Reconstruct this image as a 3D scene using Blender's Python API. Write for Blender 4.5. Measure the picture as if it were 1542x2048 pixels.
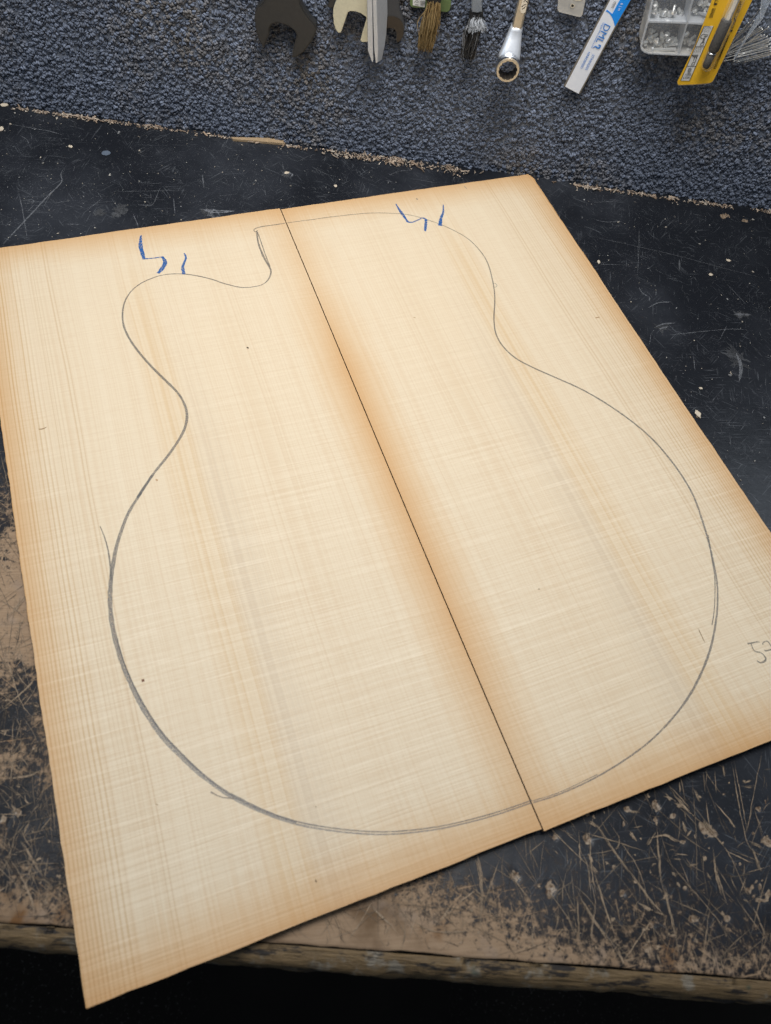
import bpy, bmesh, math, random
import numpy as np
from mathutils import Vector, Matrix
random.seed(7); rng = np.random.default_rng(7)
for o in list(bpy.data.objects): bpy.data.objects.remove(o)
S = bpy.context.scene

# ------------------------------------------------------------------ camera (world: X along bench, Y to the wall, metres)
FPX, PW, PH = 1500.07, 1542, 2048
PITCH, ROLL, YAW, CAMZ = math.radians(59.236), math.radians(11.904), math.radians(-6.57), 0.45
fw = np.array([0, math.cos(PITCH), -math.sin(PITCH)]); rt = np.array([1.0, 0, 0]); up = np.cross(rt, fw)
c, s = math.cos(ROLL), math.sin(ROLL)
rt, up = c*rt + s*up, -s*rt + c*up
c, s = math.cos(YAW), math.sin(YAW)
Z = np.array([[c, -s, 0], [s, c, 0], [0, 0, 1]])
rt, up, fw = Z@rt, Z@up, Z@fw
cam_pos = np.array([0, 0, CAMZ])
cd = bpy.data.cameras.new('camera'); cam = bpy.data.objects.new('camera', cd); S.collection.objects.link(cam)
m = Matrix.Identity(4)
for i in range(3):
    m[i][0], m[i][1], m[i][2], m[i][3] = rt[i], up[i], -fw[i], cam_pos[i]
cam.matrix_world = m
cd.sensor_fit = 'VERTICAL'; cd.sensor_height = 36; cd.lens = 36*FPX/PH
cd.clip_start = 0.01; cd.clip_end = 50
cd.dof.use_dof = True; cd.dof.focus_distance = 0.60; cd.dof.aperture_fstop = 9
S.camera = cam
# ------------------------------------------------------------------ light
w = bpy.data.worlds.new('World'); S.world = w; w.use_nodes = True
w.node_tree.nodes['Background'].inputs[0].default_value = (0.72, 0.84, 1.0, 1)
w.node_tree.nodes['Background'].inputs[1].default_value = 0.13
def area(name, loc, target, sx, sy, power, col):
    l = bpy.data.lights.new(name, 'AREA'); l.shape = 'RECTANGLE'; l.size = sx; l.size_y = sy
    l.energy = power; l.color = col
    o = bpy.data.objects.new(name, l); S.collection.objects.link(o); o.location = loc
    o.rotation_euler = (Vector(target)-Vector(loc)).to_track_quat('-Z', 'Y').to_euler()
    return o
area('skylight', (-0.03, 0.33, 0.96), (-0.06, 0.60, 0.05), 0.52, 0.34, 5.45, (1.0, 0.985, 0.965)).data.spread = math.radians(118)
area('added_cool_fill', (-1.25, -0.15, 1.05), (-0.1, 0.62, 0.05), 0.9, 0.7, 3.0, (0.62, 0.80, 1.0))  # cool fill lamp added at front left to brighten the carpet, not a window
area('back_window', (1.10, 1.30, 1.35), (0.2, 0.35, 0), 0.7, 0.5, 6.5, (0.80, 0.90, 1.0))
S.view_settings.view_transform = 'Standard'; S.view_settings.look = 'None'
S.view_settings.exposure = 0; S.view_settings.gamma = 1
S.render.engine = 'CYCLES'

# ------------------------------------------------------------------ helpers
def ray(x, y): return (x-PW/2)/FPX*rt - (y-PH/2)/FPX*up + fw
def onz(x, y, z=0.0):
    d = ray(x, y); return Vector(cam_pos + d*((z-CAMZ)/d[2]))
def ony(x, y, Y):
    d = ray(x, y); return Vector(cam_pos + d*(Y/d[1]))
WALL = 0.6605          # front of the carpet pile
def link(o, parent=None):
    S.collection.objects.link(o)
    if parent: o.parent = parent
    return o
def empty(name, loc, label=None, cat=None, group=None, kind=None):
    o = bpy.data.objects.new(name, None); link(o); o.location = loc; o.empty_display_size = .02
    return tag(o, label, cat, group, kind)
def tag(o, label=None, cat=None, group=None, kind=None):
    if label: o['label'] = label
    if cat: o['category'] = cat
    if group: o['group'] = group
    if kind: o['kind'] = kind
    return o
def mesh_np(name, V, F, mat, parent=None, smooth=False, tone=None, uv=None, extra=None):
    """one mesh object from numpy arrays; F is (n,3) or (n,4); vertices are world coordinates"""
    V = np.asarray(V, np.float32); F = np.asarray(F, np.int32)
    if parent is not None: V = V - np.array(parent_loc(parent), np.float32)
    me = bpy.data.meshes.new(name); k = F.shape[1]
    me.vertices.add(len(V)); me.vertices.foreach_set('co', V.ravel())
    me.loops.add(F.size); me.loops.foreach_set('vertex_index', F.ravel())
    me.polygons.add(len(F)); me.polygons.foreach_set('loop_start', np.arange(0, F.size, k, dtype=np.int32))
    me.polygons.foreach_set('use_smooth', np.full(len(F), smooth))
    if tone is not None:
        a = me.attributes.new('tone', 'FLOAT_COLOR', 'POINT')
        t = np.ones((len(V), 4), np.float32); t[:, :3] = tone; a.data.foreach_set('color', t.ravel())
    for nm, val in (extra or {}).items():
        a = me.attributes.new(nm, 'FLOAT', 'POINT'); a.data.foreach_set('value', np.asarray(val, np.float32))
    me.update(calc_edges=True); me.validate()
    if uv is not None:
        l = me.uv_layers.new(name='UVMap'); l.data.foreach_set('uv', np.asarray(uv, np.float32)[F.ravel()].ravel())
    me.materials.append(mat)
    return link(bpy.data.objects.new(name, me), parent)
def parent_loc(p):
    v = Vector((0, 0, 0))
    while p is not None: v = v + p.location; p = p.parent
    return v
def bm_obj(name, bm, mat, parent=None, smooth=False):
    if parent is not None: bmesh.ops.translate(bm, vec=-parent_loc(parent), verts=bm.verts)
    bmesh.ops.recalc_face_normals(bm, faces=bm.faces)
    for f in bm.faces: f.smooth = smooth
    me = bpy.data.meshes.new(name); bm.to_mesh(me); bm.free(); me.materials.append(mat)
    return link(bpy.data.objects.new(name, me), parent)
def spline(pts, step):
    P = [np.array(p, float) for p in pts]; out = []
    P = [2*P[0]-P[1]] + P + [2*P[-1]-P[-2]]
    for i in range(1, len(P)-2):
        p0, p1, p2, p3 = P[i-1:i+3]; n = max(2, int(np.linalg.norm(p2-p1)/step))
        for t in np.arange(n)/n:
            out.append(.5*((2*p1)+(p2-p0)*t+(2*p0-5*p1+4*p2-p3)*t*t+(3*p1-p0-3*p2+p3)*t**3))
    out.append(P[-2]); return out
class Ribbons:
    """flat strokes (pencil, crayon, print, scratches) joined in one mesh"""
    def __init__(s): s.V, s.F, s.T, s.n = [], [], [], 0
    def add(s, pts, width, normal, tone=(1, 1, 1), taper=0.0, wob=0.0):
        N = np.array(normal, float); s.lay = getattr(s, 'lay', 0)+1
        P = np.array([list(p) for p in pts], float)+N*(1.2e-7*s.lay if s.lay > 60 else 4e-6*s.lay)
        if len(P) < 2: return
        Tn = np.gradient(P, axis=0); Tn /= np.linalg.norm(Tn, axis=1)[:, None]+1e-12
        side = np.cross(N, Tn); side /= np.linalg.norm(side, axis=1)[:, None]+1e-12
        t = np.linspace(0, 1, len(P)); wd = np.interp(t, np.linspace(0, 1, len(np.atleast_1d(width))), np.atleast_1d(width))
        if taper: wd = wd*np.clip(np.minimum(t, 1-t)/taper, 0.03, 1)
        if wob: wd = wd*(1+wob*rng.standard_normal(len(P)))
        L, R = P+side*wd[:, None]/2, P-side*wd[:, None]/2
        k = len(P); s.V.append(np.vstack([L, R]))
        i = np.arange(k-1); s.F.append(np.stack([i, i+k, i+k+1, i+1], 1)+s.n)
        s.T.append(np.tile(tone, (2*k, 1))); s.n += 2*k
    def blob(s, c, rx, ry, ang, normal_z, tone, jag=.25, n=14):
        a = np.linspace(0, 2*np.pi, n, endpoint=False); r = 1+jag*rng.standard_normal(n)
        x, y = rx*r*np.cos(a), ry*r*np.sin(a); ca, sa = math.cos(ang), math.sin(ang)
        P = np.stack([c[0]+x*ca-y*sa, c[1]+x*sa+y*ca, np.full(n, c[2])], 1)
        s.V.append(np.vstack([P, [list(c)]])); i = np.arange(n)
        s.F.append(np.stack([i, (i+1) % n, np.full(n, n), np.full(n, n)], 1)+s.n)
        s.T.append(np.tile(tone, (n+1, 1))); s.n += n+1
    def build(s, name, mat, parent=None):
        V = np.vstack(s.V); T = np.vstack(s.T); F = np.vstack(s.F)
        me = bpy.data.meshes.new(name); off = np.array(parent_loc(parent)) if parent else 0
        me.from_pydata((V-off).tolist(), [], [([a, b, c] if c == d else [a, b, c, d]) for a, b, c, d in F.tolist()])
        a = me.attributes.new('tone', 'FLOAT_COLOR', 'POINT')
        a.data.foreach_set('color', np.hstack([T, np.ones((len(T), 1))]).astype(np.float32).ravel())
        me.materials.append(mat); return link(bpy.data.objects.new(name, me), parent)
def plate(name, px, Y, thick, mat, parent=None, bevel=.0006, smooth=False):
    """outline given on the wall-parallel plane y=Y, extruded towards the wall"""
    bm = bmesh.new(); vs = [bm.verts.new(ony(x, y, Y)) for x, y in px]
    f = bm.faces.new(vs); r = bmesh.ops.extrude_face_region(bm, geom=[f])
    bmesh.ops.translate(bm, vec=(0, thick, 0), verts=[v for v in r['geom'] if isinstance(v, bmesh.types.BMVert)])
    bmesh.ops.recalc_face_normals(bm, faces=bm.faces)
    if bevel:
        E = [e for e in bm.edges if all(abs(v.co.y-Y) < 1e-6 for v in e.verts)]
        try: bmesh.ops.bevel(bm, geom=E, offset=bevel, segments=2, affect='EDGES', clamp_overlap=True)
        except Exception: pass
    bmesh.ops.triangulate(bm, faces=[f for f in bm.faces if len(f.verts) > 4])
    return bm_obj(name, bm, mat, parent, smooth)
def smooth_px(px, step=4):
    """closed catmull-rom through outline pixels"""
    n = len(px); out = []
    for i in range(n):
        p0, p1, p2, p3 = [np.array(px[(i+k-1) % n], float) for k in range(4)]
        k = max(1, int(np.linalg.norm(p2-p1)/step))
        for t in np.arange(k)/k:
            out.append(tuple(.5*((2*p1)+(p2-p0)*t+(2*p0-5*p1+4*p2-p3)*t*t+(3*p1-p0-3*p2+p3)*t**3)))
    return out
def crop(pts, ox, oy, sc): return [(ox+x/sc, oy+y/sc) for x, y in pts]
def lathe(p0, p1, prof, seg=12, bm=None):
    """surface of revolution about p0->p1; prof = [(distance in m, radius)]"""
    bm = bm or bmesh.new(); p0, p1 = Vector(p0), Vector(p1); a = (p1-p0).normalized()
    u = a.orthogonal().normalized(); v = a.cross(u); rings = []
    for d, r in prof:
        rings.append([bm.verts.new(p0+a*d+(u*math.cos(2*math.pi*k/seg)+v*math.sin(2*math.pi*k/seg))*max(r, 1e-5)) for k in range(seg)])
    for A, B in zip(rings, rings[1:]):
        for k in range(seg): bm.faces.new((A[k], A[(k+1) % seg], B[(k+1) % seg], B[k]))
    bm.faces.new(rings[0][::-1]); bm.faces.new(rings[-1])
    return bm
def box_bm(lo, hi, bm=None):
    bm = bm or bmesh.new(); r = bmesh.ops.create_cube(bm, size=1)
    for v in r['verts']: v.co = Vector([(lo[i]+hi[i])/2+(hi[i]-lo[i])*v.co[i] for i in range(3)])
    return bm
# ---- value noise in numpy for displaced / worn surfaces
def vnoise(x, y, seed=0):
    r = np.random.default_rng(seed); G = r.random((256, 256)); xi, yi = np.floor(x).astype(int), np.floor(y).astype(int)
    fx, fy = x-xi, y-yi; fx, fy = fx*fx*(3-2*fx), fy*fy*(3-2*fy); g = lambda a, b: G[a % 256, b % 256]
    return (g(xi, yi)*(1-fx)+g(xi+1, yi)*fx)*(1-fy)+(g(xi, yi+1)*(1-fx)+g(xi+1, yi+1)*fx)*fy
def fbm(x, y, sc, seed=0, oct=4):
    v = 0; a = .5; t = 0
    for i in range(oct): v = v+a*vnoise(x*sc+17*i, y*sc+31*i, seed+i); t += a; a *= .5; sc *= 2.1
    return v/t

# ------------------------------------------------------------------ materials
class N:
    def __init__(s, name):
        s.m = bpy.data.materials.new(name); s.m.use_nodes = True; s.t = s.m.node_tree; s.t.nodes.clear()
        s.out = s.t.nodes.new('ShaderNodeOutputMaterial')
    def n(s, typ, **kw):
        nd = s.t.nodes.new(typ)
        for k, v in kw.items(): setattr(nd, k, v)
        return nd
    def put(s, sock, val):
        if hasattr(val, 'is_linked') or isinstance(val, bpy.types.NodeSocket): s.t.links.new(val, sock)
        else:
            if isinstance(val, (tuple, list)) and len(val) == 3 and sock.type == 'RGBA': val = tuple(val)+(1,)
            sock.default_value = val
    def math(s, op, a, b=0.0, c=0.0, clamp=False):
        nd = s.n('ShaderNodeMath', operation=op, use_clamp=clamp)
        for i, v in enumerate((a, b, c)): s.put(nd.inputs[i], v)
        return nd.outputs[0]
    def step(s, x, lo, hi, a=0.0, b=1.0):
        nd = s.n('ShaderNodeMapRange', interpolation_type='SMOOTHSTEP')
        for i, v in enumerate((x, lo, hi, a, b)): s.put(nd.inputs[i], v)
        return nd.outputs[0]
    def mix(s, f, a, b, blend='MIX'):
        nd = s.n('ShaderNodeMix', data_type='RGBA', blend_type=blend)
        s.put(nd.inputs[0], f); s.put(nd.inputs[6], a); s.put(nd.inputs[7], b); return nd.outputs[2]
    def noise(s, vec, scale=1.0, detail=3.0, rough=.5, dist=0.0, col=False):
        nd = s.n('ShaderNodeTexNoise'); s.put(nd.inputs['Vector'], vec); s.put(nd.inputs['Scale'], scale)
        s.put(nd.inputs['Detail'], detail); s.put(nd.inputs['Roughness'], rough); s.put(nd.inputs['Distortion'], dist)
        return nd.outputs[1 if col else 0]
    def xyz(s, x, y, z=0.0):
        nd = s.n('ShaderNodeCombineXYZ')
        for i, v in enumerate((x, y, z)): s.put(nd.inputs[i], v)
        return nd.outputs[0]
    def sep(s, v):
        nd = s.n('ShaderNodeSeparateXYZ'); s.put(nd.inputs[0], v); return nd.outputs
    def attr(s, name): return s.n('ShaderNodeAttribute', attribute_name=name)
    def obj(s): return s.n('ShaderNodeTexCoord').outputs['Object']
    def rot(s, vec, ang, scale):
        nd = s.n('ShaderNodeMapping', vector_type='TEXTURE'); s.put(nd.inputs[0], vec); nd.inputs[2].default_value = (0, 0, ang); nd.inputs[3].default_value = tuple(1/v for v in scale)
        return nd.outputs[0]
    def bump(s, h, strength, dist=.001):
        nd = s.n('ShaderNodeBump'); s.put(nd.inputs['Height'], h); nd.inputs['Strength'].default_value = strength
        nd.inputs['Distance'].default_value = dist; return nd.outputs[0]
    def bsdf(s, col, rough=.5, metal=0.0, nrm=None, spec=.5, **kw):
        b = s.n('ShaderNodeBsdfPrincipled'); s.put(b.inputs['Base Color'], col); s.put(b.inputs['Roughness'], rough)
        s.put(b.inputs['Metallic'], metal); s.put(b.inputs['Specular IOR Level'], spec)
        if nrm is not None: s.put(b.inputs['Normal'], nrm)
        for k, v in kw.items(): s.put(b.inputs[k], v)
        return b.outputs[0]
    def done(s, sh): s.t.links.new(sh, s.out.inputs[0]); return s.m
    def veil(s, alpha, sh):
        tr = s.n('ShaderNodeBsdfTransparent'); mx = s.n('ShaderNodeMixShader')
        s.put(mx.inputs[0], alpha); s.t.links.new(tr.outputs[0], mx.inputs[1]); s.t.links.new(sh, mx.inputs[2]); return mx.outputs[0]
def plain(name, col, rough=.5, metal=0.0, vary=.15, scale=200, bump=0.0, spec=.5):
    k = N(name); o = k.obj(); f = k.noise(o, scale, 4, .6)
    cc = k.mix(f, tuple(v*(1-vary) for v in col), tuple(min(1, v*(1+vary)) for v in col))
    r = k.math('ADD', k.math('MULTIPLY', k.noise(o, scale*.4, 3), .2), rough-.1)
    return k.done(k.bsdf(cc, r, metal, k.bump(f, bump) if bump else None, spec))

BW, BL_ = 0.249, 0.540         # each plate: width and length
def spruce():
    k = N('spruce'); uv = k.n('ShaderNodeUVMap', uv_map='UVMap').outputs[0]; U, V, _ = k.sep(uv)
    warp = k.math('MULTIPLY', k.math('SUBTRACT', k.noise(k.xyz(k.math('MULTIPLY', U, 6), k.math('MULTIPLY', V, 5)), 1, 2), .5), .006)
    u = k.math('ADD', U, warp)
    fine = k.noise(k.xyz(k.math('MULTIPLY', u, 900), k.math('MULTIPLY', V, 2.2)), 1, 1, .5)
    mid = k.noise(k.xyz(k.math('MULTIPLY', u, 480), k.math('MULTIPLY', V, 1.2)), 1, 1, .5)
    band = k.noise(k.xyz(k.math('MULTIPLY', u, 26), k.math('MULTIPLY', V, .9), 3.3), 1, 3, .6)
    ring = k.math('SINE', k.math('MULTIPLY', k.math('ADD', u, k.math('MULTIPLY', k.noise(k.xyz(k.math('MULTIPLY', u, 40), k.math('MULTIPLY', V, .6), 9), 1, 1), .008)), 2*math.pi/.0025))
    ring = k.math('MULTIPLY', k.step(ring, .0, 1.0), k.step(k.noise(k.xyz(k.math('MULTIPLY', u, 130), k.math('MULTIPLY', V, 1.5), 4), 1, 2), .36, .62))
    outer = k.step(U, .19, .238); front = k.step(V, .14, .44)
    col = k.mix(band, (.660, .535, .372), (.735, .628, .466))
    col = k.mix(k.step(mid, .50, .68, 0, .19), col, (.60, .435, .265))
    col = k.mix(k.step(fine, .46, .66, 0, .28), col, (.60, .44, .28))
    col = k.mix(k.math('MULTIPLY', ring, k.math('ADD', k.math('MULTIPLY', outer, .55), .06)), col, (.47, .30, .135))
    gm = k.math('ADD', .45, k.math('MULTIPLY', k.step(mid, .35, .65), .75))
    st = k.math('MULTIPLY', k.step(k.math('ABSOLUTE', k.math('SUBTRACT', u, .116)), .003, .018, 1, 0), k.step(V, .08, .3))
    col = k.mix(k.math('MULTIPLY', k.math('MULTIPLY', st, gm), .36), col, (.545, .445, .325))
    st = k.math('MULTIPLY', k.step(k.math('ABSOLUTE', k.math('SUBTRACT', u, .137)), .003, .017, 1, 0), k.step(V, .0, .12))
    col = k.mix(k.math('MULTIPLY', k.math('MULTIPLY', st, gm), .40), col, (.60, .415, .215))
    for uc in (.1985, .2010):
        ln = k.step(k.math('ABSOLUTE', k.math('SUBTRACT', u, uc)), .0002, .0007, 1, 0)
        col = k.mix(k.math('MULTIPLY', ln, .34), col, (.46, .28, .12))
    # saw lines across the grain: fine and dense everywhere, bolder towards the front, where raking light is painted in as pale lines
    vs = k.math('ADD', V, k.math('MULTIPLY', U, .02))
    saw = k.noise(k.xyz(k.math('MULTIPLY', U, 6), k.math('MULTIPLY', vs, 820)), 1, 0, .5)
    silk = k.noise(k.xyz(k.math('MULTIPLY', U, 60), k.math('MULTIPLY', vs, 950)), 1, 2, .6)
    grain = k.noise(k.xyz(k.math('MULTIPLY', U, 420), k.math('MULTIPLY', V, 420)), 1, 2, .7)
    big = k.noise(k.xyz(k.math('MULTIPLY', U, 3), k.math('MULTIPLY', vs, 150), 8), 1, 2, .55)
    grp = k.step(k.noise(k.xyz(k.math('MULTIPLY', U, 12), k.math('MULTIPLY', V, 22), 2), 1, 2), .30, .62, .65, 1)
    sawa = k.math('MULTIPLY', grp, k.math('MULTIPLY', k.math('ADD', .08, k.math('MULTIPLY', front, .12)), k.step(k.noise(k.xyz(k.math('MULTIPLY', U, 45), k.math('MULTIPLY', V, 60), 7), 1, 2), .35, .62, .4, 1.15)))
    col = k.mix(k.math('MULTIPLY', k.step(saw, .50, .68), sawa), col, (.57, .41, .25))
    col = k.mix(k.math('MULTIPLY', k.step(saw, .50, .34), k.math('MULTIPLY', sawa, .8)), col, (.88, .77, .60))
    col = k.mix(k.math('MULTIPLY', k.step(silk, .46, .70), .17), col, (.55, .39, .24))
    col = k.mix(k.math('MULTIPLY', k.step(grain, .55, .78), .14), col, (.52, .36, .21))
    bl = k.step(k.math('ABSOLUTE', k.math('SUBTRACT', big, .52)), .002, .02, 1, 0)
    col = k.mix(k.math('MULTIPLY', k.math('MULTIPLY', bl, grp), k.math('ADD', .02, k.math('MULTIPLY', front, .22))), col, (.88, .77, .60))
    # aged orange rim: seam, ends, outer edge
    n1 = k.math('ADD', .72, k.math('MULTIPLY', k.noise(k.xyz(k.math('MULTIPLY', U, 25), k.math('MULTIPLY', V, 25), 5), 1, 3), .56))
    n1 = k.math('ADD', n1, k.math('MULTIPLY', k.math('SUBTRACT', mid, .5), .5))
    def rim(d, wdt, amt):
        f = k.math('POWER', k.math('MAXIMUM', k.math('SUBTRACT', 1.0, k.math('DIVIDE', d, k.math('MULTIPLY', n1, wdt))), 0.0), 1.6)
        return k.math('MULTIPLY', f, amt)
    seam_amt = k.math('ADD', .42, k.math('MULTIPLY', k.step(V, .08, .2), .42))
    seam_amt = k.math('MULTIPLY', seam_amt, k.step(V, .40, .52, 1, .65))
    r1 = rim(U, .037, k.math('MULTIPLY', seam_amt, 1.1))
    r2 = rim(V, .036, .82)
    r3 = rim(k.math('SUBTRACT', BL_, V), .040, .92)
    r4 = rim(k.math('SUBTRACT', BW, U), .032, .78)
    tot = k.math('SUBTRACT', 1.0, k.math('MULTIPLY', k.math('MULTIPLY', k.math('SUBTRACT', 1, r1), k.math('SUBTRACT', 1, r2)), k.math('MULTIPLY', k.math('SUBTRACT', 1, r3), k.math('SUBTRACT', 1, r4))))
    col = k.mix(k.math('MULTIPLY', tot, .95), col, k.mix(.62, col, (.50, .245, .062)))
    col = k.mix(k.math('MULTIPLY', tot, .45), col, k.mix(1.0, col, (.93, .72, .40), 'MULTIPLY'))
    h = k.math('ADD', k.math('MULTIPLY', k.math('MULTIPLY', saw, grp), k.math('ADD', .35, k.math('MULTIPLY', front, .9))), k.math('ADD', k.math('MULTIPLY', fine, .25), k.math('MULTIPLY', silk, .25)))
    return k.done(k.bsdf(col, k.math('ADD', .42, k.math('MULTIPLY', grain, .2)), 0, k.bump(h, .32, .0006), .30))
M = {}
M['spruce'] = spruce()
def edge_wood():
    k = N('spruce_edge'); o = k.obj(); f = k.noise(o, 500, 3)
    return k.done(k.bsdf(k.mix(f, (.10, .05, .018), (.20, .11, .045)), .8))  # edge face kept dark: scorch plus shade put into the colour
M['edge'] = edge_wood()
def stroke_mat(name, col, alpha, nscale, lo, hi, rough=.5, metal=0.0):
    k = N(name); a = k.noise(k.obj(), nscale, 3, .7); t = k.attr('tone').outputs[0]
    c = k.mix(1.0, t, col, 'MULTIPLY')
    return k.done(k.veil(k.math('MULTIPLY', k.step(a, lo, hi), alpha), k.bsdf(c, rough, metal)))
M['graphite'] = stroke_mat('graphite', (.16, .158, .155), .85, 2200, .30, .62, .45, .2)
M['crayon'] = stroke_mat('blue_crayon', (.012, .10, .32), .97, 1100, .34, .50, .6)
M['speck'] = stroke_mat('wood_speck', (1, 1, 1), .8, 900, .15, .4, .7)
def bench_paint():
    k = N('worn_black_paint'); o = k.obj(); wear = k.attr('wear').outputs['Fac']; pit = k.attr('pit').outputs['Fac']
    n1 = k.noise(o, 260, 5, .68); n2 = k.noise(o, 900, 3, .6)
    x = k.math('ADD', wear, k.math('ADD', k.math('MULTIPLY', k.math('SUBTRACT', n1, .5), 1.5), k.math('MULTIPLY', k.math('SUBTRACT', n2, .5), .5)))
    # rubbed streaks in several directions
    for i, ang in enumerate((.25, 1.2, 1.75, 2.6, .8)):
        st = k.noise(k.rot(o, ang, (30, 900, 1)), 1, 2, .55); st.node.inputs['Scale'].default_value = 1
        ad = k.math('MULTIPLY', k.step(st, .62, .74), k.math('ADD', .03, k.math('MULTIPLY', wear, .75)))
        x = k.math('ADD', x, ad)
    msk = k.step(x, .40, .72)
    haze = k.noise(o, 9, 4, .6); black = k.mix(k.step(haze, .4, .75), (.011, .0125, .0162), (.028, .031, .038))
    # dust specks and hairline scuffs on the paint
    dust = k.step(k.noise(o, 800, 2, .6), .63, .72)
    dens = k.step(k.noise(o, 14, 3, .6), .35, .65)
    black = k.mix(k.math('MULTIPLY', dust, k.math('MULTIPLY', dens, .60)), black, (.16, .17, .18))
    for i, ang in enumerate((.15, .9, 1.45, 2.2, 2.75)):
        v = k.rot(o, ang, (38, 1300, 1)); st = k.noise(v, 1, 1, .5)
        gate = k.step(k.noise(o, 30+7*i, 2), .5, .62)
        black = k.mix(k.math('MULTIPLY', k.math('MULTIPLY', k.step(st, .64, .74), gate), .55), black, (.13, .14, .155))
    fib = k.noise(k.rot(o, .1, (60, 700, 1)), 1, 4, .6); st2 = k.noise(o, 22, 4, .6)
    wood = k.mix(fib, (.20, .130, .08), (.41, .295, .195))
    wood = k.mix(k.step(st2, .50, .70, 0, .80), wood, (.10, .058, .030))
    wood = k.mix(k.step(k.noise(o, 26, 3, .6, .5), .56, .68, 0, .8), wood, (.155, .072, .026))
    wood = k.mix(k.step(k.noise(o, 60, 3), .55, .75, 0, .5), wood, (.27, .215, .175))
    col = k.mix(msk, black, wood); pn = k.noise(o, 420, 4, .7)
    col = k.mix(k.step(x, .20, .46, 0, .35), k.mix(msk, black, wood), k.mix(msk, (.045, .028, .016), wood))
    pm = k.step(k.math('ADD', pit, k.math('MULTIPLY', k.math('SUBTRACT', n1, .5), .7)), .30, .42)
    col = k.mix(k.math('MULTIPLY', pm, .95), col, k.mix(k.step(pn, .35, .65), (.10, .058, .033), (.36, .28, .20)))
    rough = k.math('ADD', k.math('MULTIPLY', msk, .34), k.math('ADD', .25, k.math('MULTIPLY', n1, .16)))
    h = k.math('ADD', k.math('MULTIPLY', n1, .5), k.math('ADD', k.math('MULTIPLY', msk, -.7), k.math('MULTIPLY', fib, .25)))
    return k.done(k.bsdf(col, rough, 0, k.bump(h, .5, .0005), k.math('SUBTRACT', .24, k.math('MULTIPLY', msk, .18))))
M['bench'] = bench_paint()
M['scratch'] = stroke_mat('scratched_wood', (1, 1, 1), .92, 700, .18, .5, .75)
M['hair'] = stroke_mat('scuff_dust', (1, 1, 1), .72, 900, .30, .6, .7)
def lip_mat():
    k = N('worn_bench_lipping'); o = k.obj(); v = k.rot(o, 0, (60, 520, 520)); f = k.noise(v, 1, 5, .65)
    c = k.mix(f, (.022, .013, .006), (.31, .205, .095))
    c = k.mix(k.step(k.noise(o, 55, 4, .65), .54, .66, 0, .75), c, (.26, .235, .19))
    c = k.mix(k.step(k.noise(k.rot(o, 0, (45, 190, 190)), 1, 5, .7), .53, .63), c, (.018, .013, .010))
    c = k.mix(k.step(k.noise(o, 38, 2), .70, .74, 0, .8), c, (.02, .06, .045))
    return k.done(k.bsdf(c, .62, 0, k.bump(f, 1.0, .0015)))
M['lip'] = lip_mat()
def tone_mat(name, rough, nscale, vary, metal=0.0, sheen=0.0):
    k = N(name); t = k.attr('tone').outputs[0]; f = k.noise(k.obj(), nscale, 3, .65)
    c = k.mix(k.math('MULTIPLY', f, vary), t, (0, 0, 0))
    return k.done(k.bsdf(c, rough, metal, k.bump(f, .5, .0006), .3))
M['carpet'] = tone_mat('carpet_yarn', .95, 1300, .75)
M['chip'] = tone_mat('wood_shaving', .8, 900, .35)
M['bristle'] = tone_mat('bristle', .5, 1500, .3)
M['backing'] = plain('carpet_backing', (.16, .18, .22), .95)
def floor_mat():
    k = N('dark_floor'); o = k.obj(); f = k.noise(o, 5, 4, .6); sp = k.step(k.noise(o, 240, 2, .7), .60, .72)
    gate = k.step(k.noise(o, 3.0, 3), .38, .60)
    c = k.mix(f, (.003, .003, .0035), (.020, .017, .014)); c = k.mix(k.math('MULTIPLY', sp, k.math('MULTIPLY', gate, .5)), c, (.11, .10, .09))  # dark floor taken nearer black, shade below the bench put into its colour
    return k.done(k.bsdf(c, .9, 0, k.bump(f, .3, .01), .1))
M['floor'] = floor_mat()
M['black_steel'] = plain('black_steel', (.036, .036, .036), .45, .35, .3, 350, .08)
M['black_cast'] = plain('black_cast', (.045, .047, .052), .55, .2, .45, 900, .4)
M['rust_black'] = plain('brown_black_steel', (.035, .026, .018), .55, .2, .4, 500, .2)
M['zinc'] = plain('yellow_zinc', (.58, .58, .47), .36, .55, .15, 500, .05)
M['zinc2'] = plain('grey_zinc', (.50, .52, .55), .42, .45, .15, 500, .1)
M['chrome'] = plain('chrome', (.78, .80, .83), .22, 1.0, .08, 300, .03)
M['satin'] = plain('satin_chrome', (.60, .52, .40), .42, .75, .12, 300, .05)  # tan of reflected surroundings is put into the base colour
M['bore'] = plain('bore_steel', (.10, .085, .07), .4, .8, .3, 300)
M['white'] = plain('white_print', (.76, .79, .85), .45, 0, .04)
M['blue'] = plain('blue_print', (.005, .26, .82), .4, 0, .05)
M['blue_ink'] = plain('blue_ink', (.012, .20, .62), .5, 0, .05)
M['sleeve'] = plain('grey_sleeve', (.17, .155, .13), .3, 0, .2, 80)
M['green'] = plain('green_card', (.105, .155, .055), .6, 0, .12, 300)
M['ink'] = plain('black_ink', (.02, .018, .015), .5, 0, .1)
M['grey_ink'] = plain('grey_ink', (.20, .20, .20), .5, 0, .1)
M['yellow'] = plain('yellow_card', (.74, .43, .025), .38, 0, .10, 60)
M['paper'] = plain('label_paper', (.60, .60, .58), .5, 0, .05)
M['card_edge'] = plain('card_edge', (.62, .55, .42), .7)
M['steel'] = plain('bright_steel', (.82, .82, .80), .32, .75, .2, 500)
M['grit'] = plain('abrasive_grit', (.075, .072, .068), .6, .2, .7, 1300, .8)
M['ferrule_dark'] = plain('black_glitter', (.02, .02, .022), .4, .3, .6, 1200, .5)
M['ferrule_grey'] = plain('hammered_grey', (.26, .30, .36), .35, .6, .5, 1500, .5)
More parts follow.
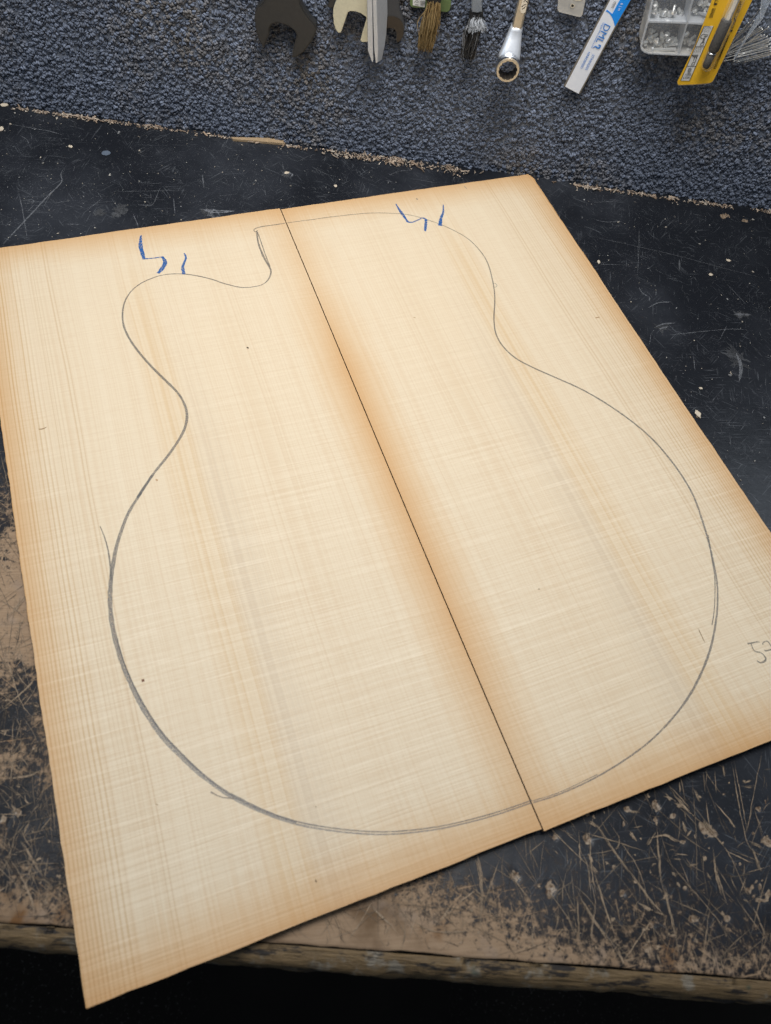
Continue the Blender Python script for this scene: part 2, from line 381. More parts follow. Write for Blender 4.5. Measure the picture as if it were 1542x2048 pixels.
M['blue_paint'] = plain('blue_paint', (.10, .125, .165), .5, 0, .2)
def clear(name, col, base, rough=.18):
    k = N(name); lw = k.n('ShaderNodeLayerWeight'); lw.inputs[0].default_value = .35
    a = k.math('ADD', base, k.math('MULTIPLY', lw.outputs[1], .35)); f = k.noise(k.obj(), 60, 3)
    return k.done(k.veil(k.math('MULTIPLY', a, k.step(f, .2, .8, .7, 1.2)), k.bsdf(col, rough, 0, None, .7)))
M['clear'] = clear('clear_polypropylene', (.62, .64, .66), .13)
M['milky'] = clear('milky_polypropylene', (.60, .58, .54), .62, .3)
M['rim'] = clear('clear_plastic_rim', (.66, .69, .73), .50)
M['blister'] = clear('blister_film', (.80, .78, .70), .01, .12)
M['bag'] = clear('polythene_bag', (.62, .68, .75), .05, .15)
M['bagfold'] = clear('polythene_fold', (.62, .68, .75), .30, .15)

# ------------------------------------------------------------------ setting: floor and carpeted wall
bm = bmesh.new(); bmesh.ops.create_grid(bm, x_segments=1, y_segments=1, size=2.5)
bmesh.ops.translate(bm, vec=(0, 0, -.86), verts=bm.verts)
tag(bm_obj('floor', bm, M['floor']), kind='structure')
wall = tag(bm_obj('wall', box_bm((-.75, WALL+.0030, -.10), (.80, WALL+.03, .46)), M['backing']), kind='structure')
def carpet():
    seg = 6; bv = [(-1, 0, 0)]+[(x, math.sqrt(1-x*x)*math.cos(2*math.pi*k/seg), math.sqrt(1-x*x)*math.sin(2*math.pi*k/seg)) for x in (-.62, 0, .62) for k in range(seg)]+[(1, 0, 0)]
    bv = np.array(bv); bf = []
    for k in range(seg):
        n = (k+1) % seg; bf += [(0, 1+n, 1+k), (19, 13+k, 13+n)]
        for j in (1, 7): bf += [(j+k, j+n, j+6+n), (j+k, j+6+n, j+6+k)]
    one = bv*np.array([1.75, .85, .85]); bf = np.array(bf); var = []
    def ply(off, twist):
        v = one*(1+.14*rng.standard_normal((20, 1))); c_, s_ = math.cos(twist), math.sin(twist)
        v = np.stack([v[:, 0]*c_-v[:, 2]*s_, v[:, 1]-.24*v[:, 0]**2*-1, v[:, 0]*s_+v[:, 2]*c_], 1); v[:, 2] += off; v[:, 1] += rng.normal(0, .2); return v
    for i in range(8): var.append(np.vstack([ply(.72, .28+rng.normal(0, .1)), ply(-.72, .28+rng.normal(0, .1))]))
    bf = np.vstack([bf, bf+20]); bv = np.vstack([bv, bv])
    sx, sz = .0032, .0030; xs = np.arange(-.44, .48, sx); zs = np.arange(.001, .225, sz)
    X, Zz = np.meshgrid(xs, zs); X = X+(np.arange(len(zs)) % 2)[:, None]*sx/2
    X, Zz = X.ravel(), Zz.ravel(); n = len(X)
    X = X+rng.normal(0, .0008, n); Zz = Zz+rng.normal(0, .0007, n); Yy = WALL+.0022+rng.normal(0, .0006, n)
    a = rng.uniform(0, 2*np.pi, n); b = rng.normal(0, .35, n); r = .00114*(1+.14*rng.standard_normal(n))
    r = np.clip(r, .0009, .0017); kind = rng.integers(0, 8, n)
    Vv = np.empty((n, len(bv), 3)); base = np.stack(var)[kind]
    # depth of a tuft is local y; spin about y then tilt
    ca, sa, cb, sb = np.cos(a)[:, None], np.sin(a)[:, None], np.cos(b)[:, None], np.sin(b)[:, None]
    x, y, z = base[..., 0], base[..., 1], base[..., 2]; x2, z2 = x*ca-z*sa, x*sa+z*ca
    y3, z3 = y*cb-z2*sb, y*sb+z2*cb
    Vv[..., 0] = X[:, None]+x2*r[:, None]; Vv[..., 1] = Yy[:, None]+y3*r[:, None]; Vv[..., 2] = Zz[:, None]+z3*r[:, None]
    F = (bf[None]+(np.arange(n)*len(bv))[:, None, None]).reshape(-1, 3)
    brown = np.clip(fbm(X, Zz, 14, 3)*2.6-1.15, 0, 1)*(rng.random(n) < .55)
    lum = np.clip(1+.20*rng.standard_normal(n), .35, 2.0)
    c1, c2 = np.array([.203, .236, .312]), np.array([.250, .230, .212])
    T = (c1[None]*(1-brown[:, None])+c2[None]*brown[:, None])*lum[:, None]
    o = mesh_np('carpet_pile', Vv.reshape(-1, 3), F, M['carpet'], wall, True, np.repeat(T, len(bv), 0))
    tag(o, 'dark blue grey loop pile carpet glued to the wall', kind='stuff')
carpet()

# ------------------------------------------------------------------ workbench
bench = empty('workbench', (0, .33, -.02), 'scratched black painted workbench top with worn tan front edge', 'workbench')
FRONT = .0020
PX_PITS = [  # dents and chips seen in the photograph: px, py, rx, ry (pixels), ring
 (1254, 1616, 11, 10, 0), (1312, 1611, 8, 12, 0), (1312, 1638, 8, 8, 0), (1344, 1633, 8, 13, 0), (1174, 1678, 9, 12, 0), (1420, 1666, 20, 24, 0),
 (1452, 1590, 7, 6, 0), (1530, 1604, 5, 5, 0), (1518, 1618, 7, 6, 0), (1434, 1649, 5, 5, 1), (1367, 1684, 9, 7, 0), (1537, 1681, 15, 13, 0),
 (1508, 1668, 5, 5, 0), (1517, 1788, 20, 21, 1), (1371, 1776, 5, 6, 0), (1243, 1788, 8, 9, 0), (1296, 1899, 13, 13, 0), (1387, 1838, 11, 8, 0),
 (1305, 1850, 6, 6, 0), (1346, 1872, 8, 7, 0), (1454, 1836, 8, 8, 0), (1162, 1924, 9, 7, 0), (1102, 1777, 14, 16, 0), (1109, 1674, 8, 8, 0),
 (1030, 1752, 11, 11, 0), (1095, 1772, 8, 8, 0), (36, 1625, 12, 12, 0), (6, 1640, 9, 12, 0), (1035, 1880, 9, 8, 0),
 (1450, 432, 9, 6, 0), (1490, 441, 7, 4, 0), (1395, 827, 6, 8, 0), (975, 1765, 9, 8, 1), (1250, 1650, 6, 6, 0), (1226, 1733, 6, 6, 0)]
def bench_top():
    g = .0016; xs = np.arange(-.52, .50, g); ys = np.concatenate([np.arange(FRONT, .675, g)])
    X, Y = np.meshgrid(xs, ys); nx, ny = len(xs), len(ys); x, y = X.ravel(), Y.ravel()
    wear = .40*np.exp(-((y-FRONT)/.017)**1.6)+.20*np.exp(-((y-FRONT)/.05)**2)
    wear += .55*np.exp(-((x-.03)/.085)**2)*np.exp(-((y-.02)/.030)**2)
    wear += .80*np.exp(-((x+.165)/.060)**4)*np.exp(-((y-.095)/.085)**4)*np.clip(fbm(x, y, 24, 60)*2.6-.55, .1, 1.3)
    wear += .66*np.exp(-((x+.20)/.06)**4)*np.exp(-((y-.19)/.065)**4)*np.clip(fbm(x, y, 30, 63)*2.4-.4, .2, 1.2)
    wear += .14*np.exp(-((x+.235)/.05)**4)*np.exp(-((y-.27)/.05)**4)
    wear += .10*np.exp(-((y-.06)/.05)**2)*(x > .12)
    wear += (fbm(x, y, 26, 11)-.5)*.55*np.clip(wear*2.2, 0, 1); wear -= .02
    z = -.00025*fbm(x, y, 90, 21); z -= .0008*np.clip(wear-.35, 0, 1)*fbm(x, y, 300, 5)
    z -= .0035*np.clip(1-(y-FRONT)/.006, 0, 1)**2*fbm(x, y*0, 60, 31)*.35
    pit = np.zeros_like(x)
    for px, py, rx, ry, ring in PX_PITS:
        rx, ry = rx*.8, ry*.8
        c = onz(px, py); k = (onz(px+1, py)-c).length; k2 = (onz(px, py+1)-c).length
        d = np.hypot((x-c.x)/(rx*k), (y-c.y)/(ry*k2)); near = d < 2.2
        jag = 1+1.5*(fbm(x[near], y[near], 330, 77)-.5)*2*.8; jag = np.clip(jag, .35, 2)
        dn = d[near]/jag
        if ring: z[near] -= .0008*np.exp(-((dn-.75)/.14)**2); pit[near] = np.maximum(pit[near], np.exp(-((dn-.95)/.16)**2))
        else: z[near] -= .0011*np.clip(1-dn**2, 0, 1); pit[near] = np.maximum(pit[near], np.clip(1.25-dn, 0, 1))
        wear[near] -= .3*np.exp(-((dn-.75)/.12)**2)*ring
    y = np.where(Y.ravel() == ys[0], y+.0011*np.clip(fbm(x, x*0, 70, 33)*1.6-.5, 0, 1), y)
    V = np.stack([x, y, z], 1); i = np.arange(ny-1)[:, None]*nx+np.arange(nx-1)[None]
    i = i.ravel(); F = np.stack([i, i+1, i+nx+1, i+nx], 1)
    # skirt round the sheet
    loop = np.concatenate([np.arange(nx), np.arange(1, ny)*nx+nx-1, (ny-1)*nx+np.arange(nx-2, -1, -1), np.arange(ny-2, 0, -1)*nx])
    m = len(V); Vs = V[loop].copy(); Vs[:, 2] = -.006; V = np.vstack([V, Vs]); L = len(loop); j = np.arange(L)
    F = np.vstack([F, np.stack([loop, m+j, m+(j+1) % L, loop[(j+1) % L]], 1)])
    ext = lambda a, v: np.concatenate([a, np.full(L, v)])
    o = mesh_np('painted_top', V, F, M['bench'], bench, True, extra={'wear': ext(wear, .6), 'pit': ext(pit, 0)})
    return o
bench_top()
M['core'] = plain('dark_board', (.02, .018, .015), .9)
bm_obj('core', box_bm((-.52, FRONT+.0003, -.036), (.50, .675, -.0055)), M['core'], bench)
def lipping():
    prof = [(.0015, -.006), (.0015, -.0008), (.0008, -.0004), (-.0020, -.0008), (-.0045, -.0023), (-.0066, -.0050), (-.0082, -.0086), (-.0092, -.0130), (-.0096, -.0180), (-.0088, -.0215), (-.004, -.0225), (.0015, -.0225)]
    xs = np.arange(-.52, .50, .002); n = len(xs); V = []
    for j, (y, z) in enumerate(prof):
        k = 1.0 if 2 <= j <= 9 else 0
        dy = k*(fbm(xs, xs*0+j*.6, 55, 41)-.5)*.0042; dz = k*(fbm(xs, xs*0+j*.7, 110, 51)-.6)*.0030
        V.append(np.stack([xs, y+dy, z+np.minimum(dz, 0.0002)], 1))
    V = np.vstack(V); F = []
    i = np.arange(n-1)
    for j in range(len(prof)-1): F.append(np.stack([j*n+i, (j+1)*n+i, (j+1)*n+i+1, j*n+i+1], 1))
    mesh_np('front_lipping', V, np.vstack(F)[:, ::-1], M['lip'], bench, True)
lipping()
# scratches: traced ones and the field of small ones
sc = Ribbons(); UPV = (0, 0, 1); ZS = .00025
tan = lambda: tuple(np.array([.34, .25, .165])*rng.uniform(.6, 1.2))
def scr(pts, w, tone=None, taper=.3):
    P = spline([onz(*p, ZS) for p in pts], .002); k = .00027
    P = [np.array(q)+np.array([rng.normal(0, .00012), rng.normal(0, .00012), 0]) for q in P]
    if w < 2.2: sc.add(P, w*k*.8, UPV, tone or tan(), taper, .3); return
    P = np.array(P); m_ = len(P)
    for q in range(int(2+w*1.1)):
        a_, b_ = sorted(rng.uniform(0, 1, 2)); a_ *= .6; b_ = 1-(1-b_)*.6
        i0, i1 = int(a_*(m_-1)), max(int(b_*(m_-1)), int(a_*(m_-1))+2); seg = P[i0:i1+1]
        if len(seg) < 3: seg = P
        o_ = rng.normal(0, w*k*.30, 2); sc.add(seg+np.array([o_[0], o_[1], 0])+rng.normal(0, .00012, (len(seg), 3))*np.array([1, 1, 0]), rng.uniform(.5, 1.6)*k, UPV, tone or tan(), .3, .35)
A7 = [([(30, 640), (180, 690), (290, 850), (400, 1000), (600, 1258)], 2.6), ([(30, 715), (40, 900), (45, 1065)], 3), ([(30, 715), (250, 780), (570, 880)], 2),
 ([(110, 690), (130, 1000), (170, 1258)], 2.4), ([(270, 640), (350, 780), (300, 880)], 2.6), ([(350, 790), (480, 980), (560, 1180)], 1.8), ([(640, 560), (660, 900), (690, 1258)], 3.5),
 ([(680, 400), (960, 620), (1200, 880), (1370, 1258)], 1.9), ([(720, 350), (830, 450), (980, 640)], 2.4), ([(1030, 480), (1060, 700)], 1.8), ([(1080, 830), (1110, 1050), (1170, 1258)], 3.0),
 ([(1230, 160), (1310, 620), (1380, 850), (1540, 940)], 1.6), ([(1250, 160), (1360, 740)], 1.3), ([(920, 280), (950, 700), (960, 1258)], 1.3), ([(700, 920), (850, 1090), (970, 1258)], 1.6),
 ([(1180, 870), (1400, 970)], 1.8), ([(1370, 800), (1450, 840), (1540, 900)], 4), ([(1470, 100), (1400, 450), (1350, 740)], 1.1), ([(1410, 550), (1480, 740)], 1.6),
 ([(580, 780), (700, 750), (800, 800), (890, 800)], 5), ([(600, 770), (565, 835)], 4.5), ([(110, 640), (170, 680)], 5), ([(1100, 490), (1260, 680)], 2), ([(40, 860), (100, 1000), (130, 1258)], 1.5),
 ([(780, 430), (860, 520), (930, 590)], 6), ([(790, 500), (850, 530)], 8), ([(940, 390), (1000, 520)], 4), ([(850, 640), (880, 760)], 5), ([(880, 760), (930, 690)], 3), ([(430, 570), (500, 570)], 4),
 ([(1200, 610), (1280, 720)], 5), ([(1400, 860), (1450, 1000), (1490, 1050)], 8), ([(760, 935), (840, 940)], 2), ([(790, 890), (890, 905)], 2), ([(210, 830), (240, 1080)], 2), ([(130, 990), (170, 1040)], 6),
 ([(1165, 200), (1180, 320)], 4), ([(1320, 340), (1410, 310)], 4), ([(1330, 370), (1400, 375)], 2), ([(900, 1000), (975, 970)], 5), ([(460, 690), (540, 675)], 2), ([(1000, 640), (1060, 690), (1140, 780)], 7),
 ([(1040, 1050), (1070, 1100)], 4), ([(820, 320), (830, 450)], 3), ([(1100, 240), (1110, 420)], 1.2), ([(1010, 250), (1025, 420)], 1.2)]
for p, wd in A7: scr(crop(p, 1150, 1480, 3.934), wd)
A8 = [([(0, 150), (130, 370), (270, 560), (350, 700)], 4), ([(100, 0), (160, 250), (140, 430), (120, 680)], 2.6), ([(150, 0), (250, 330), (310, 500), (310, 600)], 2.6), ([(420, 0), (600, 240), (740, 400)], 2.4),
 ([(660, 0), (730, 260), (790, 500), (850, 800)], 4.2), ([(700, 100), (740, 330)], 4), ([(790, 0), (1000, 240), (1250, 550)], 1.8), ([(1110, 0), (1180, 220), (1230, 350)], 3), ([(1270, 0), (1380, 230)], 1.8), ([(620, 370), (360, 740)], 2.4),
 ([(1060, 300), (1010, 650)], 2), ([(960, 490), (880, 780)], 2), ([(750, 230), (1090, 380)], 1.6), ([(480, 250), (650, 330)], 2.2), ([(1260, 210), (1540, 600)], 1.8), ([(1400, 280), (1540, 620)], 2.4),
 ([(20, 200), (40, 640)], 3.5), ([(920, 600), (1000, 790)], 2), ([(640, 650), (690, 780)], 3), ([(430, 0), (560, 200), (660, 350)], 2), ([(1080, 660), (1110, 800)], 3), ([(1150, 690), (1180, 800)], 5), ([(330, 620), (400, 780)], 4),
 ([(740, 520), (800, 500)], 6), ([(0, 480), (60, 500)], 3), ([(1180, 690), (1420, 700)], 5)]
for p, wd in A8: scr(crop(p, 1150, 1740, 3.934), wd)
AL = [([(0, 1250), (60, 1180), (95, 1130)], 2), ([(10, 1300), (40, 1400), (70, 1440)], 2), ([(0, 1420), (50, 1380), (90, 1330)], 3), ([(0, 1560), (60, 1550), (100, 1530)], 3), ([(30, 1500), (20, 1560)], 2),
 ([(10, 1700), (60, 1790), (70, 1840)], 3), ([(40, 1680), (90, 1760)], 4), ([(60, 1640), (45, 1680)], 4), ([(100, 1760), (85, 1830)], 3), ([(10, 1090), (12, 1150)], 1.6), ([(0, 1070), (18, 1072), (45, 1120)], 1.6)]
for p, wd in AL: scr(p, wd)
AF = [([(740, 1810), (790, 1860), (800, 1880)], 4), ([(770, 1800), (860, 1860), (950, 1862)], 2), ([(880, 1840), (950, 1780), (960, 1800)], 2.4), ([(950, 1700), (965, 1780), (955, 1900)], 6), ([(1000, 1720), (960, 1830)], 3), ([(880, 1845), (915, 1790)], 2.2)]
for p, wd in AF: scr(p, wd)
for i in range(1200):                               # small random nicks, denser towards the worn front and left
    r = rng.random()
    if r < .62: px, py = rng.uniform(560, 1560), 1440+540*rng.random()**.6
    elif r < .90: px, py = rng.uniform(-10, 150), rng.uniform(1010, 1880)
    else: px, py = rng.uniform(-10, 60), rng.uniform(860, 1050)
    if py < 1640-(px-1080)*.38-4: 
        if px > 300: continue
    c = onz(px, py, ZS); a = rng.choice([1.9, 1.75, 2.2, 1.6, .35, 2.5, 1.1])+rng.normal(0, .35); ln = min(rng.exponential(.011)+.0015, .05)
    if c.y < FRONT+.001: continue
    d = np.array([math.cos(a), math.sin(a), 0])*ln; b = np.array(c); b2 = b+d
    b2[1] = max(b2[1], FRONT+.0008); mid = (b+b2)/2+np.array([rng.normal(0, .0006), rng.normal(0, .0006), 0]); mid[1] = max(mid[1], FRONT+.0008)
    sc.add(spline([b, mid, b2], .0015), rng.uniform(.00012, .00045), UPV, tuple(np.array(tan())*rng.uniform(.3, .95)), .45, .3)
for i in range(480):                                # cross-hatched cuts on the worn left end
    px, py = rng.uniform(-10, 150), rng.uniform(1000, 1800); c = onz(px, py, ZS); a = rng.uniform(0, 3.14); ln = rng.exponential(.008)+.002
    d = np.array([math.cos(a), math.sin(a), 0])*ln; b = np.array(c)-d/2
    if min(b[1], b[1]+d[1]) < FRONT+.001: continue
    sc.add(spline([b, b+d/2+rng.normal(0, .0006, 3)*np.array([1, 1, 0]), b+d], .002), rng.uniform(.00012, .00040), UPV, tuple(np.array(tan())*rng.uniform(.5, 1.1)) if rng.random() < .75 else (.012, .013, .016), .35, .35)
for i in range(170):                                # long layered scores running over the front edge
    px = rng.uniform(-10, 130) if rng.random() < .2 else rng.uniform(560, 1560)
    y0 = FRONT+.001+.05*rng.random()**1.7; c = onz(px, 1850); a = rng.choice([1.92, 1.7, 2.2, 1.3, .4, 2.7])+rng.normal(0, .25); ln = rng.uniform(.005, .032)
    b = np.array([c.x, y0, ZS]); b2 = b+np.array([math.cos(a), math.sin(a), 0])*ln; mid = (b+b2)/2+np.array([rng.normal(0, .0012), 0, 0])
    sc.add(spline([b, mid, b2], .003), rng.uniform(.00012, .00038), UPV, tuple(np.array(tan())*rng.uniform(.35, 1.0)) if rng.random() < .55 else (.035, .024, .017), .35, .35)
for i in range(110):                                # ragged chips
    if rng.random() < .7: px, py = rng.uniform(900, 1542), 1560+390*rng.random()
    else: px, py = rng.uniform(0, 130), rng.uniform(1080, 1840)
    c = onz(px, py, ZS)
    if c.y < FRONT+.004: continue
    rr = rng.uniform(.0003, .0009); sc.blob((c.x, c.y, ZS), rr*rng.uniform(.8, 2.6), rr, rng.uniform(0, 3), 0, tan(), .42)
tag(sc.build('scratches', M['scratch'], bench), 'tan scratches and chips through the black paint', kind='stuff')
hs = Ribbons(); ZH = .00022                         # pale hairline scuffs at the back of the bench
G = lambda: tuple(np.array([.20, .21, .23])*rng.uniform(.6, 1.15))
B1 = [([(410, 555), (375, 610), (380, 660), (300, 740), (180, 870), (0, 1060)], 2.3), ([(412, 565), (382, 615), (374, 668), (290, 755), (170, 885), (5, 1062)], 1.2), ([(110, 710), (130, 790), (150, 900), (170, 1020)], 1.4),
 ([(130, 775), (200, 770), (205, 790), (140, 790)], 1.4), ([(165, 850), (215, 795)], 1.5), ([(270, 810), (320, 720)], 1.0), ([(900, 760), (940, 800), (990, 690)], 1.2), ([(850, 800), (950, 808)], 1.0), ([(1250, 615), (1258, 700)], 2), ([(820, 855), (855, 935)], 1.4),
 ([(1070, 760), (1080, 860)], 1.4), ([(700, 720), (930, 715), (1150, 712)], .9), ([(30, 295), (180, 325), (300, 345), (400, 375)], 1.5), ([(120, 370), (165, 400), (190, 455)], 1.3), ([(480, 390), (505, 365)], 2), ([(690, 325), (745, 370)], 1.2), ([(520, 850), (630, 760)], 1),
 ([(400, 920), (500, 922)], 1.2), ([(310, 795), (440, 775)], 1), ([(1240, 830), (1320, 835), (1450, 840)], 3), ([(1290, 870), (1320, 830), (1360, 870)], 3), ([(800, 440), (830, 475)], 1.3), ([(1000, 320), (995, 350)], 1.6)]
for p, wd in B1: hs.add(spline([onz(*q, ZH) for q in crop(p, 0, 150, 3.084)], .003), wd*.00040, UPV, G(), .2, .2)
B2 = [([(790, 780), (810, 815), (850, 835)], 2.2), ([(890, 800), (885, 830)], 2.2), ([(850, 835), (850, 860)], 2), ([(460, 480), (650, 520), (1000, 600), (1300, 680), (1542, 740)], 1), ([(790, 430), (790, 560), (780, 740)], .9), ([(1020, 620), (1022, 690)], 3), ([(880, 1010), (930, 990), (1000, 985)], 3.5), ([(900, 1020), (960, 1005)], 4),
 ([(1330, 935), (1430, 938)], 6), ([(1340, 1150), (1370, 1230), (1360, 1320)], 7), ([(940, 1055), (1300, 1020), (1440, 1030)], 1), ([(1130, 1360), (1142, 1400)], 2), ([(520, 390), (600, 410), (700, 405)], 1.2), ([(1280, 750), (1410, 890)], 1), ([(850, 1110), (860, 1040)], 1.2), ([(1100, 1170), (1110, 1260)], 1.4), ([(520, 300), (690, 290)], 1), ([(560, 650), (700, 655)], 1), ([(1290, 1000), (1250, 1080)], 1.2), ([(840, 900), (900, 870), (980, 865)], 2.5)]
for p, wd in B2: hs.add(spline([onz(*q, ZH) for q in crop(p, 1000, 300, 2.845)], .003), wd*.00042, UPV, G(), .25, .2)
B3 = [([(60, 545), (120, 560), (220, 555)], 5), ([(100, 560), (120, 585), (150, 580)], 6), ([(990, 375), (1040, 355), (1110, 350)], 1.4), ([(460, 315), (465, 350)], 1.5), ([(470, 360), (510, 370), (500, 385)], 5), ([(600, 330), (680, 370), (740, 385)], 1.2), ([(1090, 390), (1240, 415)], 1), ([(970, 400), (1010, 410)], 3), ([(540, 305), (600, 275)], 1.4), ([(60, 370), (70, 440)], 1.4), ([(370, 440), (378, 480)], 1.3), ([(555, 430), (575, 445)], 2)]
for p, wd in B3: hs.add(spline([onz(*q, ZH) for q in crop(p, 380, 200, 2.487)], .003), wd*.00042, UPV, G(), .25, .2)
for i in range(3600):
    px, py = (rng.uniform(-20, 1000), rng.uniform(215, 480)) if rng.random() < .5 else (rng.uniform(1080, 1560), rng.uniform(370, 1080))
    c = onz(px, py, ZH); a = rng.uniform(0, 3.14); ln = rng.exponential(.0035)+.0008
    d = np.array([math.cos(a), math.sin(a), 0])*ln; b = np.array(c)
    if b[1]+max(d[1], 0) > .655: continue
    hs.add([b, b+d*.5+np.array([rng.normal(0, .0003), rng.normal(0, .0003), 0]), b+d], rng.uniform(.00018, .0005), UPV, tuple(np.array(G())*rng.uniform(.35, .85)), .4)
for (px, py, rx, ry) in ((243, 418, 14, 9), (232, 428, 9, 7), (200, 428, 12, 8), (572, 347, 7, 6), (415, 425, 14, 6), (1320, 655, 16, 5), (1480, 630, 16, 5), (1470, 720, 8, 26)):
    for q in range(5):
        c = onz(px+rng.normal(0, rx*.4), py+rng.normal(0, ry*.4), ZH); hs.blob((c.x, c.y, ZH+1e-5*q), rx*.00028, ry*.0004, rng.uniform(0, 3), 0, tuple(np.array(G())*rng.uniform(.25, .5)), .4)
tag(hs.build('scuffs', M['hair'], bench), 'pale grey hairline scuffs and dust on the black paint', kind='stuff')
c = onz(212, 306, .0004); b = Ribbons(); b.blob((c.x, c.y, .00045), .0040, .0034, .3, 0, (1, 1, 1), .05, 20)
o = b.build('paint_spot', M['blue_paint'], bench); o['label'] = 'round blue grey paint spot'

# ------------------------------------------------------------------ the two soundboard plates
ZT = .0040
def lift(v): return .0045*np.clip((np.asarray(v)-.22)/.32, 0, 1.1)**2      # the plates curl up a little towards the front
T0 = onz(560.5, 417, ZT); B0 = onz(1085, 1658, ZT+.0045); B0.z = ZT; BL_ = (B0-T0).length; vdir = (B0-T0).normalized(); ldir = Vector((vdir.y, -vdir.x, 0))
if ldir.x > 0: ldir = -ldir
def make_board(side, label):
    """side -1 left, +1 right; UV: u = metres from the seam, v = metres from the wall end"""
    out = ldir if side < 0 else -ldir
    off = .0004; vs = -.0004 if side < 0 else .0011
    org = T0+vdir*vs+out*off; nu, nv = 26, 140
    us, vv = np.linspace(0, 1, nu), np.linspace(0, 1, nv); Uu, Vv = np.meshgrid(us, vv)
    wob = (fbm(vv*BL_, vv*0+side*3, 26, 90+side)-.5)*.0012+(vnoise(vv*90, vv*0, 8+side)-.5)*.0005
    if side > 0: wob = wob-.0035*np.clip(1-vv/.012, 0, 1)
    width = (BW+wob)*(1-lift(vv*BL_)/.446); ends = (vnoise(us*25, us*0+side, 5)-.5)*.0006
    Um = Uu*width[:, None]; Vm = Vv*BL_+ends[None]*np.abs(2*Vv-1)**8
    P = np.array(org)[None, None]+Um[..., None]*np.array(out)+Vm[..., None]*np.array(vdir)
    P[..., 2] = ZT+lift(Vm)
    top = P.reshape(-1, 3); bot = top.copy(); bot[:, 2] -= .0036
    n = nu*nv; i = (np.arange(nv-1)[:, None]*nu+np.arange(nu-1)[None]).ravel()
    F = np.stack([i, i+1, i+nu+1, i+nu], 1); 
    if side < 0: F = F[:, ::-1]
    uv = np.stack([Um.ravel(), Vm.ravel()], 1)
    root = empty('soundboard_plate', tuple((org+out*BW/2+vdir*BL_/2).xy)+(0,), label, 'wood plate', 'bookmatched spruce soundboard plates')
    # face sheet and body (edges + underside) are one part each
    Fs = F if (np.cross(top[F[0, 1]]-top[F[0, 0]], top[F[0, 2]]-top[F[0, 0]])[2] > 0) else F[:, ::-1]
    mesh_np('face', top, Fs, M['spruce'], root, False, uv=uv)
    loop = np.concatenate([np.arange(nu), np.arange(1, nv)*nu+nu-1, (nv-1)*nu+np.arange(nu-2, -1, -1), np.arange(nv-2, 0, -1)*nu])
    L = len(loop); tp = top[loop].copy(); tp[:, 2] -= .00002; V2 = np.vstack([tp, bot]); j = np.arange(L)
    F2 = np.vstack([np.stack([j, L+loop[j], L+loop[(j+1) % L], (j+1) % L], 1), Fs[:, ::-1]+L])
    mesh_np('sawn_edge', V2, F2, M['edge'], root, False)
    return root
left = make_board(-1, 'pale spruce plate on the left, overhanging the front of the bench')
right = make_board(1, 'pale spruce plate on the right with the pencilled number 57')
ZP = ZT+.00012
def onb(x, y):
    p = onz(x, y, ZP)
    for _ in range(4): p = onz(x, y, ZP+float(lift((p-T0).dot(vdir))))
    return p
def stroke(R, pts, w, tone=(1, 1, 1), step=.0025, taper=0.0, wob=.08):
    R.add(spline([onb(*p) for p in pts], step), np.atleast_1d(w)*.00033, UPV, tone, taper, wob)
# pencil outline of the cutaway guitar, left half
PL1 = crop([(1140, 293), (1070, 303), (1035, 309), (1018, 316), (1016, 323), (1024, 328), (1030, 321)], 0, 300, 2)
PL2 = crop([(1027, 326), (1034, 375), (1056, 430), (1078, 468), (1084, 490), (1072, 520), (1045, 540), (1000, 549), (960, 549), (900, 535), (840, 515), (770, 500), (710, 495), (650, 500), (590, 520), (540, 550), (507, 590), (492, 635), (492, 690), (510, 740), (545, 795), (600, 860), (660, 920), (710, 970), (737, 1015), (748, 1060), (740, 1110), (715, 1160), (670, 1225), (610, 1300), (550, 1390)], 0, 300, 2)
PL3 = crop([(365, 70), (320, 140), (290, 210), (265, 290), (252, 360), (243, 430), (240, 500), (246, 580), (262, 660), (290, 755), (335, 860), (390, 960), (450, 1045), (520, 1120), (610, 1205), (720, 1285), (850, 1350), (980, 1395), (1110, 1420), (1250, 1435), (1380, 1436)], 100, 950, 2)
PL4 = crop([(200, 1318), (330, 1290), (450, 1257), (584, 1211)], 771, 1000, 2)
R = Ribbons()
stroke(R, PL1, 2.6); stroke(R, PL2[:8], [3, 4, 5, 6, 5, 3.2, 2.6, 2.4]); stroke(R, PL2[7:], [2.4, 3.4, 2.6, 2.8, 4, 5.2, 5.6, 5.2, 5.6, 5.4, 5.2])
stroke(R, PL2[-2:]+PL3[:15], [5.6, 5.4, 6, 7.5, 8.5, 8, 8.5, 9, 8.5, 7.5]); stroke(R, PL3[14:]+PL4, [6, 3.6, 2.6, 2.4, 2.2, 2.2])
stroke(R, crop([(1030, 328), (1045, 370), (1062, 420), (1080, 465)], 0, 300, 2), 2.4)
stroke(R, crop([(200, 205), (215, 240), (230, 290), (240, 350), (246, 420)], 100, 950, 2), [1.6, 3, 4], (.8, .8, .8))
stroke(R, crop([(642, 1268), (690, 1290), (740, 1293)], 100, 950, 2), [3, 2, 2], (.8, .7, .6))
shift = lambda pts, dx, dy: [(x+dx, y+dy) for x, y in pts]
stroke(R, shift(PL3[8:18], 3, -2.5), [2, 3.2, 3.6, 3.2], (.62, .62, .62)); stroke(R, shift(PL3[15:]+PL4, 1.2, -5.2), [3, 2.2, 2.0, 2.0], (.72, .72, .72))
R.build('pencil_outline', M['graphite'], left)['label'] = 'grey pencil line of a guitar body with cutaway'
R = Ribbons()
